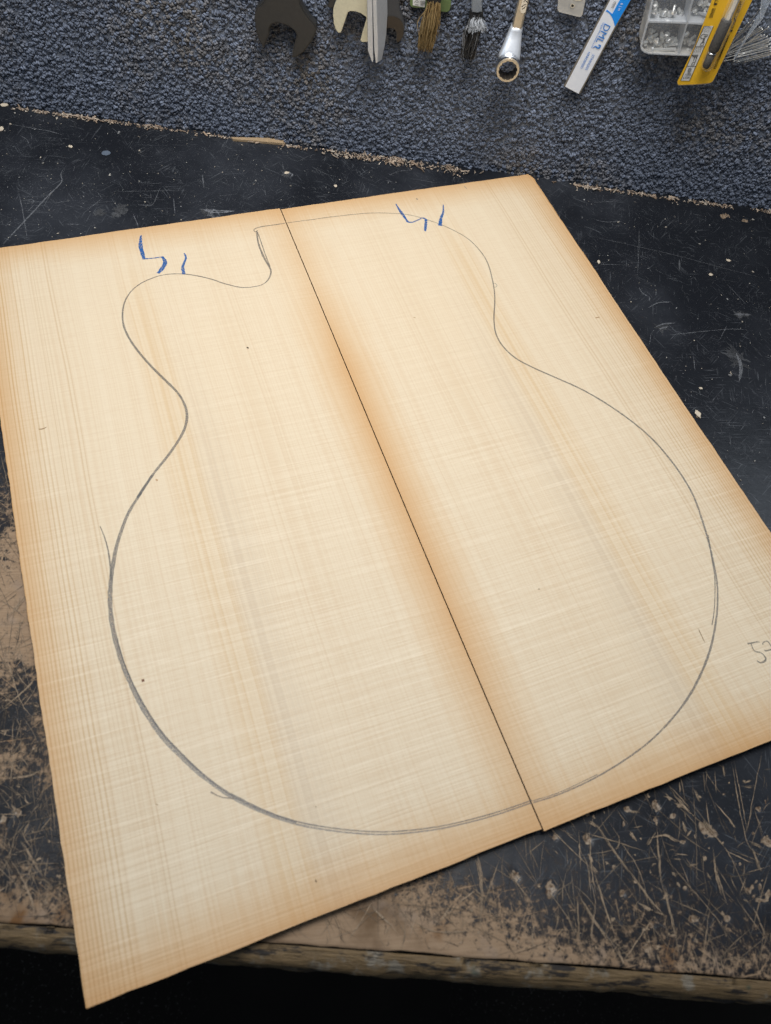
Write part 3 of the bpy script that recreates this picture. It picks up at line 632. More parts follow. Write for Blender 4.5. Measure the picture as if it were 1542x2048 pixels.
PR1 = [(574.5, 445.6), (616.7, 440), (665, 433.5), (714, 428), (753, 425.7)]+crop([(60, 95), (120, 105), (200, 130), (270, 160), (330, 195), (380, 245), (410, 295), (428, 360), (436, 410), (437, 450), (434, 520), (442, 575), (470, 625), (520, 672), (590, 710), (680, 750), (790, 800), (900, 865), (1010, 945), (1090, 1020), (1170, 1120), (1230, 1220), (1270, 1330), (1300, 1435)], 771, 380, 2)
stroke(R, PR1, [2, 2, 2, 2, 2.2, 2.6, 3.2, 3.6, 4, 4.2, 4.2, 4.4, 4.6, 4.8])
PR2 = crop([(590, 1211), (700, 1175), (850, 1105), (1000, 1010), (1100, 925), (1190, 820), (1250, 720), (1295, 610), (1318, 510), (1328, 420), (1325, 320), (1301, 200)], 771, 1000, 2)
stroke(R, PR2, [2, 2.4, 2.8, 3, 3.4, 4.4, 4.4, 3.8, 3.6, 4])
stroke(R, shift(PR2[:3], -1, -3.5), 1.4)
stroke(R, crop([(1290, 140), (1300, 200), (1316, 300), (1318, 380), (1314, 450), (1306, 500)], 771, 1000, 2), [3, 2.4, 2], (.9, .9, .9))
stroke(R, crop([(428, 372), (440, 374), (446, 382), (441, 388), (434, 389)], 771, 380, 2), 1.6, step=.0012)
R.build('pencil_outline', M['graphite'], right)['label'] = 'grey pencil line of a guitar body'
R = Ribbons(); f5 = lambda p: crop(p, 1460, 1260, 18.8)
for p, wd in (([(660, 510), (760, 490), (870, 480), (1000, 445), (1110, 445)], [3.4, 2.6, 3.2, 2.4, 1.6]), ([(780, 490), (830, 620), (880, 740), (970, 810), (1100, 830), (1220, 890), (1310, 1000), (1345, 1080), (1310, 1170), (1200, 1220), (1110, 1220), (1010, 1150)], [2.6, 2.2, 2.6, 2.4, 2.6, 3.4, 4, 3, 2.6]),
              ([(1240, 550), (1230, 500), (1300, 440), (1390, 420), (1450, 460), (1530, 580), (1580, 720), (1620, 900)], 2.2), ([(1290, 750), (1350, 785), (1430, 765), (1540, 740), (1600, 730)], 2.6)):
    stroke(R, f5(p), wd, (.9, .9, .85), .0012)
R.build('pencil_number', M['graphite'], right)['label'] = 'pencilled number 57'
def crayon(parent, ox, oy, items):
    R = Ribbons()
    for p, wd in items: stroke(R, crop(p, ox, oy, 3.084), np.atleast_1d(wd)*1.25, step=.0012, wob=.10)
    R.build('crayon_mark', M['crayon'], parent)['label'] = 'blue crayon mark reading 4 1'
crayon(left, 200, 400, [([(253, 218), (250, 280), (262, 330), (272, 365)], [4, 7, 8, 6]), ([(270, 363), (330, 358), (388, 350)], 2.6), ([(385, 350), (402, 385), (385, 420), (358, 452)], [5, 8, 8, 6]), ([(520, 328), (530, 355), (522, 380), (510, 415), (518, 457)], [2.5, 4.5, 4, 7, 6])])
crayon(right, 700, 350, [([(283, 178), (305, 215), (330, 250), (357, 290)], [2.5, 5, 6, 4]), ([(355, 289), (385, 291), (420, 277), (447, 263)], 3), ([(448, 263), (468, 275), (466, 320), (463, 347)], [4, 6, 6, 5]), ([(575, 183), (575, 230), (562, 265), (555, 312)], [2.5, 4, 6, 8])])
def marks(parent, items):
    R = Ribbons()
    for p, wd, t in items: stroke(R, p, wd, t, .0008, .2)
    tag(R.build('specks', M['speck'], parent), 'small dark specks in the wood', kind='stuff')
marks(left, [([(493, 694), (498, 697)], 4.5, (.06, .03, .02)), ([(283, 1359), (289, 1363)], 7, (.16, .06, .03)), ([(76, 858), (84, 858), (94, 854)], 2.4, (.30, .18, .08)), ([(310, 1608), (318, 1610)], 1.5, (.4, .28, .16)),
             ([(631, 1758), (633, 1766)], 2.6, (.12, .08, .03)), ([(311, 958), (316, 962)], 4, (.55, .36, .2)), ([(1062/2+100, 1326/2+950), (1066/2+100, 1330/2+950)], 2, (.15, .1, .06))])
marks(right, [([(1190, 636), (1200, 634)], 2.6, (.38, .22, .1)), ([(826, 634), (832, 636)], 4, (.6, .42, .26)), ([(1396, 1256), (1410, 1286)], 1.6, (.26, .17, .09)), ([(832, 396), (836, 400)], 4, (.35, .29, .22)), ([(928, 372), (934, 378)], 3, (.42, .34, .25)),
              ([(1077, 1177), (1079, 1179)], 3, (.1, .07, .04))])

# ------------------------------------------------------------------ shavings and dust
def chips(name, n, where, size, cols, label):
    V, F, T = [], [], []; k = 0
    cube = np.array([[x, y, z] for x in (-1, 1) for y in (-1, 1) for z in (0, 1)], float); quad = np.array([[0, 1, 3, 2], [4, 6, 7, 5], [0, 4, 5, 1], [2, 3, 7, 6], [0, 2, 6, 4], [1, 5, 7, 3]])
    for i in range(n):
        c = where()
        if c is None: continue
        l, wd, h = size(); v = cube*(1+.25*rng.standard_normal((8, 1)))*np.array([l/2, wd/2, h]); v[:, 2] = np.abs(v[:, 2])+.4*h*(v[:, 0]/(l/2))**2*rng.random()
        a = rng.uniform(0, 6.28); ti = rng.normal(0, .25); ca, sa = math.cos(a), math.sin(a)
        v[:, 2] += np.abs(v[:, 0])*abs(ti); x, y = v[:, 0]*ca-v[:, 1]*sa, v[:, 0]*sa+v[:, 1]*ca
        v = np.stack([x, y, v[:, 2]], 1)+np.array(c); V.append(v); F.append(quad+k); k += 8
        T.append(np.tile(np.array(cols[rng.integers(len(cols))])*rng.uniform(.7, 1.15), (8, 1)))
    o = mesh_np(name, np.vstack(V), np.vstack(F), M['chip'], None, False, np.vstack(T)); return tag(o, label, 'sawdust', kind='stuff')
def back_where():
    r = rng.random()
    if r < .24: px = rng.uniform(-20, 330)
    elif r < .34: px = rng.uniform(330, 600)
    elif r < .74: px = 790+105*rng.standard_normal()
    else: px = rng.uniform(1140, 1570)
    if 965 < px < 1075 or vnoise(np.array([px/22]), np.array([.5]), 3)[0] < rng.uniform(.15, .8): return None
    p = ony(px, 0, .655); q = onz(px, 210+px*.1368+4, 0); sp = .0042 if 620 < px < 960 else .0020
    return (q.x, min(.6580-abs(rng.normal(0, sp)), .6588), .0001+abs(rng.normal(0, .0012 if 620 < px < 960 else .0005)))
WC = [(.46, .36, .28), (.55, .44, .34), (.38, .28, .20), (.60, .52, .43), (.28, .20, .14)]
chips('wood_shavings', 2500, back_where, lambda: (rng.exponential(.0013)+.0006, rng.uniform(.0003, .0011), rng.uniform(.0002, .0006)), WC, 'line of tan wood shavings swept against the foot of the carpet')
def bench_where():
    px, py = (rng.uniform(-10, 1010), rng.uniform(225, 490)) if rng.random() < .6 else (rng.uniform(1090, 1560), rng.uniform(400, 1050))
    q = onz(px, py); 
    if q.y > .652: return None
    u = (q.xy-T0.xy).dot((-ldir).xy); v = (q.xy-T0.xy).dot(vdir.xy)
    if -.254 < u < .256 and -.006 < v < .55: return None
    return (q.x, q.y, .0001)
chips('sawdust_specks', 750, bench_where, lambda: ((lambda s: (s, s*rng.uniform(.4, .9), s*.35))(min(.0004+rng.exponential(.00035), .0022))), [(.42, .40, .36), (.52, .46, .38), (.34, .34, .34)], 'pale dust specks scattered over the black bench behind the plates')
def flake(px, py, rx, ry, ang, col):
    c = onz(px, py, .0004); return (c, rx*.00042, ry*.00055, ang, col)
FL = ['pale wood flake up and left of the blue grey paint spot', 'cream wood chip at the left end of the carpet foot', 'cream wood chip at the left picture edge below the carpet foot', 'pale flake left of the two on the bare bench at right, lower one', 'pale flake right of the wood plates, upper right one of the pair', 'largest pale flake touching the right edge of the right plate', 'small pale flake just above the one touching the right plate',
      'pale flake behind the plates, above the top of the centre seam', 'pale flake behind the right plate, right of the seam', 'slim pale flake in front of the thick line of shavings', 'small pale flake close to the upper right edge of the right plate']
for fi, (px, py, rx, ry, ang) in enumerate([(141, 293, 6, 3, -.4), (8, 210, 9, 5, 0), (1, 258, 9, 6, .2), (1421, 549, 5, 3.5, .5), (1457, 521, 5, 3, -.5), (1396, 828, 5, 8, .2), (1402, 777, 4, 2.5, 0), (574, 346, 6, 3, .6), (671, 372, 4, 3, .4), (693, 315, 3, 5, .2), (1197, 524, 3, 4, 0)]):
    c = onz(px, py, .0003); bm = bmesh.new(); n = 9
    A_ = [(math.cos(2*math.pi*i/n)*rx*.0004*(1+.25*random.uniform(-1, 1)), math.sin(2*math.pi*i/n)*ry*.0005*(1+.25*random.uniform(-1, 1))) for i in range(n)]
    ca, sa = math.cos(ang), math.sin(ang); vs = [bm.verts.new((c.x+x*ca-y*sa, c.y+x*sa+y*ca, .0004+.0006*random.random())) for x, y in A_]
    f = bm.faces.new(vs); r = bmesh.ops.extrude_face_region(bm, geom=[f]); bmesh.ops.translate(bm, vec=(0, 0, -.0003), verts=[v for v in r['geom'] if isinstance(v, bmesh.types.BMVert)])
    bmesh.ops.triangulate(bm, faces=[f for f in bm.faces if len(f.verts) > 4])
    if 'flake' not in M: M['flake'] = plain('pale_wood_flake', (.56, .48, .37), .7, 0, .2, 600, .3)
    tag(bm_obj('wood_flake', bm, M['flake']), FL[fi], 'wood flake', 'loose wood flakes on the bench')
# splinter at the foot of the carpet
bm = bmesh.new(); P = crop([(200, 168), (300, 170), (400, 172), (468, 182), (455, 192), (470, 200), (380, 192), (290, 184), (210, 178)], 380, 200, 2.487)
vs = [bm.verts.new(onz(x+2, y+6.5, .0022)) for x, y in P]
f = bm.faces.new(vs); r = bmesh.ops.extrude_face_region(bm, geom=[f]); bmesh.ops.translate(bm, vec=(0, 0, -.0021), verts=[v for v in r['geom'] if isinstance(v, bmesh.types.BMVert)])
bmesh.ops.triangulate(bm, faces=[f for f in bm.faces if len(f.verts) > 4])
M['splinter'] = plain('splinter_wood', (.34, .24, .14), .7, 0, .35, 400, .4)
tag(bm_obj('wood_splinter', bm, M['splinter']), 'thin tan wood splinter at the foot of the carpet', 'splinter')

# ------------------------------------------------------------------ tools hung on the carpet
def text(name, s, p0, p1, Y, mat, parent, height=None, shear=0.0, bold=0.0, flip=False):
    """lettering running from pixel p0 to pixel p1 (baseline) on the plane y=Y"""
    cu = bpy.data.curves.new(name, 'FONT'); cu.body = s; cu.size = 1; cu.shear = shear; cu.offset = bold; cu.resolution_u = 2
    tmp = bpy.data.objects.new(name, cu); S.collection.objects.link(tmp); dg = bpy.context.evaluated_depsgraph_get()
    me = bpy.data.meshes.new_from_object(tmp.evaluated_get(dg)); bpy.data.objects.remove(tmp)
    if not len(me.vertices): return None
    co = np.array([v.co[:] for v in me.vertices]); x0, x1 = co[:, 0].min(), co[:, 0].max(); h0 = co[:, 1].max()
    a, b = ony(*p0, Y), ony(*p1, Y); ex = (b-a); L = ex.length; ex = ex/L; ey = Vector((0, -1, 0)).cross(ex)
    kx = L/(x1-x0); ky = height/h0 if height else kx; off = parent_loc(parent)
    for v in me.vertices: v.co = a+ex*((v.co.x-x0)*kx)+ey*(v.co.y*ky)-off
    me.materials.clear(); me.materials.append(mat); return link(bpy.data.objects.new(name, me), parent)
def at_base(px, Y): 
    P = [ony(*p, Y) for p in px]; i = min(range(len(P)), key=lambda k: P[k].z); return P[i]

# 1 large black open-end spanner
c1 = crop([(190, -160), (195, -40), (185, 5), (160, 35), (128, 60), (114, 95), (112, 150), (120, 220), (137, 290), (160, 340), (184, 366), (200, 330), (222, 270), (230, 215), (247, 190), (290, 180), (340, 190), (390, 215), (424, 245), (435, 276), (424, 330), (405, 400), (400, 450), (440, 440), (490, 405), (540, 340), (575, 280), (592, 232), (582, 192), (540, 150), (492, 80), (466, 30), (455, -40), (450, -160)], 480, 0, 3.855)
t = empty('open_end_spanner', at_base(c1, .651), 'large black open-end spanner with wide jaw, leftmost of the hung tools', 'spanner')
plate('jaw_head', c1, .651, .008, M['black_steel'], t, .0011)
c1h = crop([(200, -330), (200, -150), (446, -150), (446, -330)], 480, 0, 3.855)
plate('handle', c1h, .6515, .007, M['black_steel'], t, .001)
# 2 thin black bar beside it
c2 = [(676, -60), (661, -60), (664, -30), (659, 0), (655, 14), (662, 17), (668, 14), (674, 0), (678, -25)]
t = empty('black_rod', at_base(c2, .655), 'tip of a thin black bar left of the yellowish spanner', 'tool')
plate('bar', c2, .655, .005, M['black_steel'], t)
# 3 yellowish zinc spanner
c3 = crop([(200, -250), (205, -60), (200, 0), (165, 80), (142, 160), (138, 260), (150, 400), (180, 500), (225, 562), (268, 562), (300, 480), (345, 350), (390, 215), (430, 192), (520, 198), (620, 232), (700, 290), (712, 320), (680, 430), (630, 600), (608, 690), (630, 725), (720, 722), (790, 660), (850, 540), (880, 400), (870, 240), (820, 100), (780, 0), (770, -60), (770, -250)], 650, 0, 8.567)
t = empty('open_end_spanner', at_base(c3, .6505), 'yellowish zinc open-end spanner half hidden by the edge-on one', 'spanner')
plate('jaw_head', c3, .6505, .0045, M['zinc'], t, .0004)
# 4 black spanner with rounded jaw, right of the edge-on one
c4 = crop([(1010, -250), (1010, 0), (1000, 160), (930, 280), (880, 400), (870, 500), (890, 620), (940, 700), (985, 650), (990, 560), (1020, 505), (1110, 485), (1180, 500), (1222, 560), (1215, 690), (1240, 735), (1300, 700), (1340, 640), (1365, 480), (1360, 420), (1320, 280), (1277, 160), (1270, 0), (1268, -250)], 650, 0, 8.567)
t = empty('open_end_spanner', at_base(c4, .6535), 'small black spanner with round brown-black jaw beside the edge-on one', 'spanner')
plate('handle', c4, .6535, .005, M['black_cast'], t, .0006)
c4f = crop([(985, 400), (1030, 310), (1100, 275), (1180, 280), (1270, 320), (1330, 400), (1352, 490), (1330, 630), (1290, 690), (1240, 722), (1225, 690), (1233, 560), (1186, 493), (1110, 478), (1015, 497), (985, 540)], 650, 0, 8.567)
plate('jaw_face', c4f, .6530, .0012, M['rust_black'], t, 0)
# 5 edge-on spanner: two tapered jaws standing out from the wall
e0 = ony(742, 124, .640)
t = empty('edge_on_spanner', e0, 'pale zinc spanner hung edge-on with two long tapered jaws', 'spanner')
def blade(px0, px1, tip, Y, depth, name, mat, lean):
    bm = bmesh.new(); rows = []
    for k, py in enumerate((-60, 0, 40, 80, 100, tip[1])):
        f = k/5; xa = np.interp(py, [-60, 0, 100, tip[1]], [px0[0], px0[1], px0[2], tip[0]-.8]); xb = np.interp(py, [-60, 0, 100, tip[1]], [px1[0], px1[1], px1[2], tip[0]+2.5])
        a, b = ony(xa, py, Y), ony(xb, py, Y); d = depth*(1 if py < 60 else np.interp(py, [60, tip[1]], [1, .45]))
        rows.append([bm.verts.new(a), bm.verts.new(b), bm.verts.new(b+Vector((lean*d, d, 0))), bm.verts.new(a+Vector((lean*d*.9, d, 0)))])
    for A, B in zip(rows, rows[1:]):
        for k in range(4): bm.faces.new((A[k], A[(k+1) % 4], B[(k+1) % 4], B[k]))
    bm.faces.new(rows[0]); bm.faces.new(rows[-1][::-1]); bmesh.ops.recalc_face_normals(bm, faces=bm.faces)
    bmesh.ops.bevel(bm, geom=list(bm.edges), offset=.0003, segments=1, affect='EDGES', clamp_overlap=True)
    return bm_obj(name, bm, mat, t)
blade((734, 734, 735.5), (744.5, 744.5, 746), (744, 124), .6395, .0105, 'jaw', M['zinc2'], .05)
blade((745, 745, 748), (752.5, 753, 756), (752, 126), .6400, .0125, 'jaw', M['zinc2'], .62)
# 6 green card with white label
c6 = smooth_px([(819, -40), (820, -5), (821, 10), (826, 15), (850, 16), (872, 20), (893, 24), (899, 20), (903, 5), (906, -40)], 5)
c6 = [(819, -60), (820, 9), (822, 13), (827, 15), (852, 17), (880, 23), (894, 24.5), (899, 21), (902, 10), (905, -60)]
t = empty('green_card', at_base(c6, .6580), 'olive green card with white printed label behind the golden brush', 'card')
plate('card', c6, .6580, .0018, M['green'], t, .0002)
lb = plate('label', [(826, -40), (825.6, 10.5), (849.5, 15), (854, -40)], .6577, .0002, M['paper'], t, 0)
R = Ribbons(); NW = (0, -1, 0); YT = .6575
for p in ([(829, 5), (834, -1), (837, 4), (833, 5)], [(830, 9), (837, 10)], [(841, 6), (850, 7.5)], [(841, 9), (847, 10)], [(840, 3), (850, 4)]): R.add([ony(*q, YT) for q in p], .0005, NW, (.2, .2, .2))
R.build('printed_mark', M['grey_ink'], lb)
# 7, 8 brushes
def brush(name, label, ferr, fmat, hairs, top, bot, n, cols, Yf, lmin=.5):
    t = empty(name, ony(*bot[0], Yf), label, 'brush'); plate('ferrule', ferr, Yf, .006, fmat, t, .0008)
    V, F, T = [], [], []; k = 0
    for i in range(n):
        a = rng.random(); y0 = Yf+.003+rng.normal(0, .0022); x = np.interp(a, [0, 1], [top[0][0], top[1][0]]); py = np.interp(a, [0, 1], [top[0][1], top[1][1]])+rng.normal(0, 3)-hairs*4*abs(math.sin(a*math.pi*2))
        p = np.array(ony(x, py, y0)); b = np.clip(a+rng.normal(0, .13), -.25, 1.25); l = 1-.5*rng.random()**2.2*(1-lmin)*2
        ex, ey = np.interp(b, [-.3, 0, 1, 1.3], [bot[0][0]-5, bot[0][0], bot[1][0], bot[1][0]+5]), np.interp(b, [0, 1], [bot[0][1], bot[1][1]])+rng.normal(0, 3)
        q = np.array(ony(ex, ey, y0-.0015+rng.normal(0, .002))); q = p+(q-p)*l
        md = (p+q)/2+rng.normal(0, .0016, 3); pts = spline([p, md, q], .004)
        P = np.array(pts); w = np.linspace(.00030, .00014, len(P))*rng.uniform(.8, 1.5); ang = rng.uniform(0, 3.14); sd = np.array([math.cos(ang), math.sin(ang)*.7, 0]); sd2 = np.array([-math.sin(ang), math.cos(ang), 0])
        for m_, sdv in enumerate((sd, sd2)):
            Vv = np.vstack([P+sdv*w[:, None], P-sdv*w[:, None]]); V.append(Vv); kk = len(P); ii = np.arange(kk-1); F.append(np.stack([ii, ii+kk, ii+kk+1, ii+1], 1)+k); k += 2*kk
            cc = np.array(cols(a, rng)); fade = np.linspace(1, .75, kk)[:, None]; T.append(np.vstack([cc*fade, cc*fade]))
    tag(mesh_np('bristles', np.vstack(V), np.vstack(F), M['bristle'], t, False, np.vstack(T)), kind='stuff'); return t
gold = lambda a, r: np.array([[.34, .235, .10], [.46, .34, .17], [.20, .125, .045], [.10, .06, .025]][r.choice(4, p=[.35, .25, .25, .15])])*r.uniform(.7, 1.2)
brush('paint_brush', 'brush with golden brown bristles in front of the green card', [(853, -60), (852, -2), (855, 8), (868, 12), (880, 9), (884, -2), (887, -60)], M['ferrule_dark'], 1.0, [(855, 10), (881, 12)], [(836, 100), (862, 102)], 420, gold, .646)
greyb = lambda a, r: np.array([[.022, .022, .024], [.05, .05, .052], [.30, .31, .33], [.10, .09, .08]][r.choice(4, p=[.5, .25, .12, .13])])*r.uniform(.7, 1.2)
tb = brush('paint_brush', 'brush with black and grey bristles and hammered grey ferrule', [(944, -60), (943, 20), (944, 25), (956, 27), (964, 24), (966, -60)], M['ferrule_grey'], 1.0, [(940, 38), (962, 36)], [(922, 116), (946, 118)], 480, greyb, .646)
R2 = []
plate('ferrule_band', [(941, 22), (937, 36), (943, 41), (955, 40), (966, 37), (967, 22), (956, 26)], .6465, .005, M['ferrule_dark'], tb, .0006)
# short white-grey tuft splayed over the black bristles
V, F, T = [], [], []; k = 0
for i in range(150):
    a = rng.random(); p = np.array(ony(942+22*a, 41+rng.normal(0, 2)-3*abs(math.sin(a*6.28)), .6445)); q = np.array(ony(942+22*a+rng.normal((a-.5)*16, 4), 58+rng.normal(0, 5), .641)); P = np.array(spline([p, (p+q)/2+rng.normal(0, .0005, 3), q], .003))
    wv = .00022; sd = np.array([wv, 0, 0]); Vv = np.vstack([P+sd, P-sd]); kk = len(P); ii = np.arange(kk-1); V.append(Vv); F.append(np.stack([ii, ii+kk, ii+kk+1, ii+1], 1)+k); k += 2*kk; T.append(np.tile(np.array([.40, .42, .45])*rng.uniform(.4, 1.2), (2*kk, 1)))
tag(mesh_np('grey_bristles', np.vstack(V), np.vstack(F), M['bristle'], tb, False, np.vstack(T)), 'short splayed grey bristles', kind='stuff')
# 9 cranked ring spanner
YR, YSH = .6300, .6470; ce = ony(1015.7, 141.5, YR); rad = (ony(1039.3, 141.5, YR)-ce).length
t = empty('ring_spanner', (ce.x, ce.y, ce.z-rad), 'chrome ring spanner with cranked neck, hung ring down', 'spanner')
def ring():
    bm = bmesh.new(); seg = 48; d = .0105; ro = rad; prof = []
    def hole(k):
        a = 2*math.pi*k/seg; return rad*(.70+.055*abs(math.sin(6*a)))
    loops = []
    for (y, f) in ((d, 1.0), (.0012, 1.0), (0, .955)): loops.append([bm.verts.new((ce.x+ro*f*math.cos(2*math.pi*k/seg), ce.y+y, ce.z+ro*f*math.sin(2*math.pi*k/seg))) for k in range(seg)])
    for (y, e) in ((0, 1.06), (.0012, 1.0), (d, 1.0)): loops.append([bm.verts.new((ce.x+hole(k)*e*math.cos(2*math.pi*k/seg), ce.y+y, ce.z+hole(k)*e*math.sin(2*math.pi*k/seg))) for k in range(seg)])
    loops.append(loops[0]); fc = []
    for j, (A, B) in enumerate(zip(loops, loops[1:])):
        for k in range(seg):
            f = bm.faces.new((A[k], A[(k+1) % seg], B[(k+1) % seg], B[k])); f.material_index = 1 if j in (1, 2) else (2 if j in (3, 4) else 0)
    o = bm_obj('ring', bm, M['chrome'], t, False); o.data.materials.append(M['satin']); o.data.materials.append(M['bore']); 
    for p in o.data.polygons: p.use_smooth = p.material_index == 0
ring()
def loft(name, secs, mat, parent, n=20, smooth=True):
    bm = bmesh.new(); rings = []
    for (cx, cy, cz, hx, hd, pw) in secs:
        r = []
        for k in range(n):
            a = 2*math.pi*k/n; x, d = math.cos(a), math.sin(a); q = (abs(x)**pw+abs(d)**pw)**(-1/pw)
            r.append(bm.verts.new((cx+hx*x*q, cy+hd*d*q, cz)))
        rings.append(r)
    for A, B in zip(rings, rings[1:]):
        for k in range(n): bm.faces.new((A[k], A[(k+1) % n], B[(k+1) % n], B[k]))
    bm.faces.new(rings[0][::-1]); bm.faces.new(rings[-1]); return bm_obj(name, bm, mat, parent, smooth)
sb = ony(1034.5, 56, YSH); st_ = ony(1050, -5, YSH); hw = (ony(1045, 54, YSH)-ony(1025.5, 54, YSH)).length/2
secs = []
for f in np.linspace(0, 1, 9):
    g = f*f*(3-2*f); x = ce.x+(sb.x-ce.x)*f; z = ce.z+rad*.38+(sb.z-ce.z-rad*.38)*f; y = (YR+.0120)+(YSH+.004-YR-.0120)*g
    secs.append((x, y, z, rad*.97*(1-f)+hw*1.15*f, .0050*(1-f)+.0042*f, 3.4))
M['neck'] = plain('neck_chrome', (.72, .75, .80), .38, .55, .10, 500, .05)
loft('neck', secs, M['neck'], t)
dx = (st_-sb); tp = sb+dx*2.6
loft('shank', [(sb.x, YSH+.004, sb.z-.002, hw*1.05, .0042, 5), (tp.x, YSH+.004, tp.z, hw*1.05, .0042, 5)], M['satin'], t, 24, False)
# recessed panel with stamped size on the shank
pn = [(1040.2, 20), (1042, 25.5), (1047, 27), (1051, 24), (1059.5, -22), (1049, -22)]
p_ = plate('stamp_panel', pn, YSH-.00035, .0003, M['chrome'], t, 0)
R = Ribbons()
for q in ([(1044, 19), (1049, 16), (1051, 12)], [(1046, 11), (1052, 9)], [(1047, 4), (1051, 1), (1055, 5)], [(1050, -3), (1056, -4)], [(1043, 14), (1046, 12)]): R.add([ony(*v, YSH-.0005) for v in q], .0005, NW, (1, 1, 1))
R.build('stamped_mark', M['ink'], p_)
# 10 white plastic tag with a hole and slot
c10 = [(1121, -60), (1115, 17), (1115.5, 22), (1119, 25), (1158, 34.8), (1162.5, 34), (1165, 30), (1184, -60)]
t = empty('plastic_tag', at_base(c10, .656), 'milky plastic hang tag with a small round hole beside the ring spanner', 'plastic tag')
plate('tag_sheet', c10, .656, .0022, M['milky'], t, .0004)
h = ony(1145, 11.5, .6557); bm = bmesh.new(); bmesh.ops.create_circle(bm, cap_ends=True, radius=.0011, segments=16, matrix=Matrix.Translation(h) @ Matrix.Rotation(math.pi/2, 4, 'X')); bm_obj('hole', bm, M['ink'], t)
R = Ribbons(); R.add([ony(1145+3.6*math.cos(a), 11.5+3.6*math.sin(a), .6556) for a in np.linspace(0, 6.4, 18)], .0005, NW, (1, 1, 1)); R.build('hole_rim', M['card_edge'], t)
R = Ribbons(); R.add(spline([ony(*q, .6556) for q in ((1146, -2), (1152, .5), (1160, 0.5), (1166, -2))], .001), .0007, NW); R.build('slot_rim', M['card_edge'], t)
# 11 steel rule in a grey sleeve
YR2 = .656
c11 = [(1127.5, 172.5), (1159.3, 189), (1272, -20), (1230, -20)]; c11 = [(1127.5, 172.5), (1159.3, 189.3), (1262, 0), (1294, -60), (1250, -60), (1218, 0)]
t = empty('steel_rule', at_base(c11, YR2), 'white and blue printed steel rule in a clear sleeve, hung slanting', 'ruler')
plate('sleeve', c11, YR2, .0016, M['sleeve'], t, .0003)
rk = lambda p: crop(p, 1100, 0, 7.71)
wp = plate('printed_face', rk([(235, 1335), (440, 1445), (1000, 410), (1240, 0), (1500, -460), (1200, -460), (930, 0)]), YR2-.0003, .0002, M['white'], t, 0)
plate('blue_band', rk([(1075, 0), (960, 215), (880, 150), (862, 172), (915, 205), (950, 255), (980, 325), (1002, 408), (1230, 20), (1440, -360), (1290, -360)]), YR2-.0005, .0001, M['blue'], wp, 0)
YT = YR2-.0007
text('lettering', 'DML', rk([(790, 385)])[0], rk([(700, 640)])[0] if False else rk([(640, 640)])[0], YT, M['blue_ink'], wp) if False else None
def rtext(s, a, b, h, mat, bold=0.0, shear=0.0): return text('lettering', s, rk([a])[0], rk([b])[0], YT, mat, wp, h, shear, bold)
rtext('DML', (845, 362), (705, 645), .0055, M['blue_ink'], 0.0, .1)
rtext('Digital Micrometers Ltd', (815, 348), (632, 735), .0014, M['blue_ink'])
rtext('STAINLESS', (655, 838), (540, 1075), .0020, M['blue_ink'])
rtext('HARDENED', (590, 800), (465, 1050), .0020, M['blue_ink'])
rtext('mm', (985, 20), (940, 115), .0022, M['grey_ink'])
rtext('6 | in', (1095, 45), (1045, 160), .0022, M['white'])
R = Ribbons(); R.add(spline([ony(*q, YT) for q in rk([(745, 690), (775, 705), (760, 740), (720, 735), (705, 715), (660, 738)])], .0006), [.0005, .0012, .0012, .0010, .0008, .0004], NW); R.build('logo', M['blue_ink'], wp)
# 12 compartment box with screws
YB0, YB1 = .6405, .6595
k12 = lambda p: crop(p, 1270, 0, 11.86)
front = k12([(560, -900), (430, -40), (300, 520), (180, 950), (145, 1090), (170, 1170), (230, 1225), (330, 1262), (1000, 1295), (1800, 1335), (2060, 240), (2320, -900)])
t = empty('compartment_box', at_base(front, YB1), 'clear plastic compartment box holding small silver screws', 'box')
bm = bmesh.new(); A = [bm.verts.new(ony(x, y, YB0)) for x, y in front]; B = [bm.verts.new(v.co+Vector((0, YB1-YB0, 0))) for v in A]
n = len(A)
for i in range(n): bm.faces.new((A[i], A[(i+1) % n], B[(i+1) % n], B[i]))
bm_obj('side_wall', bm, M['milky'], t)
for nm, Y in (('lid', YB0), ('base', YB1-.0004)):
    bm = bmesh.new(); f = bm.faces.new([bm.verts.new(Vector((ony(x, y, YB0).x, Y, ony(x, y, YB0).z))) for x, y in front]); bmesh.ops.triangulate(bm, faces=[f]); bm_obj(nm, bm, M['clear'], t)
R = Ribbons(); R.add([ony(x, y, YB0-.0003) for x, y in front[1:10]], .0016, NW); R.build('lid_rim', M['rim'], t)
def divider(a, b):
    p, q = ony(*k12([a])[0], YB0+.0006), ony(*k12([b])[0], YB0+.0006); d = (q-p).normalized(); nn = Vector((-d.z, 0, d.x))*.0006; bm = bmesh.new(); r = []
    for v in (p, q): r.append([bm.verts.new(v+nn), bm.verts.new(v-nn), bm.verts.new(v-nn+Vector((0, .017, 0))), bm.verts.new(v+nn+Vector((0, .017, 0)))])
    for k in range(4): bm.faces.new((r[0][k], r[0][(k+1) % 4], r[1][(k+1) % 4], r[1][k]))
    bm.faces.new(r[0]); bm.faces.new(r[1][::-1]); bm_obj('divider', bm, M['rim'], t)
divider((310, 515), (1230, 545)); divider((1250, 548), (2000, 590)); divider((1232, 560), (1035, 1290)); divider((1240, 530), (1560, -800)); divider((470, -700), (1500, -690))
def screw(p, q, label, rr=.0013):
    L = (Vector(q)-Vector(p)).length; prof = [(0, rr*1.2), (.0003, rr*1.7), (.0020, rr*1.7), (.0021, rr*.55)]
    x = .0021
    while x < L-.0005: prof += [(x+.0003, rr), (x+.0006, rr*.8)]; x += .0006
    prof += [(L, rr*.4)]
    tag(bm_obj('machine_screw', lathe(p, q, prof, 8), M['steel'], None, False), *label)
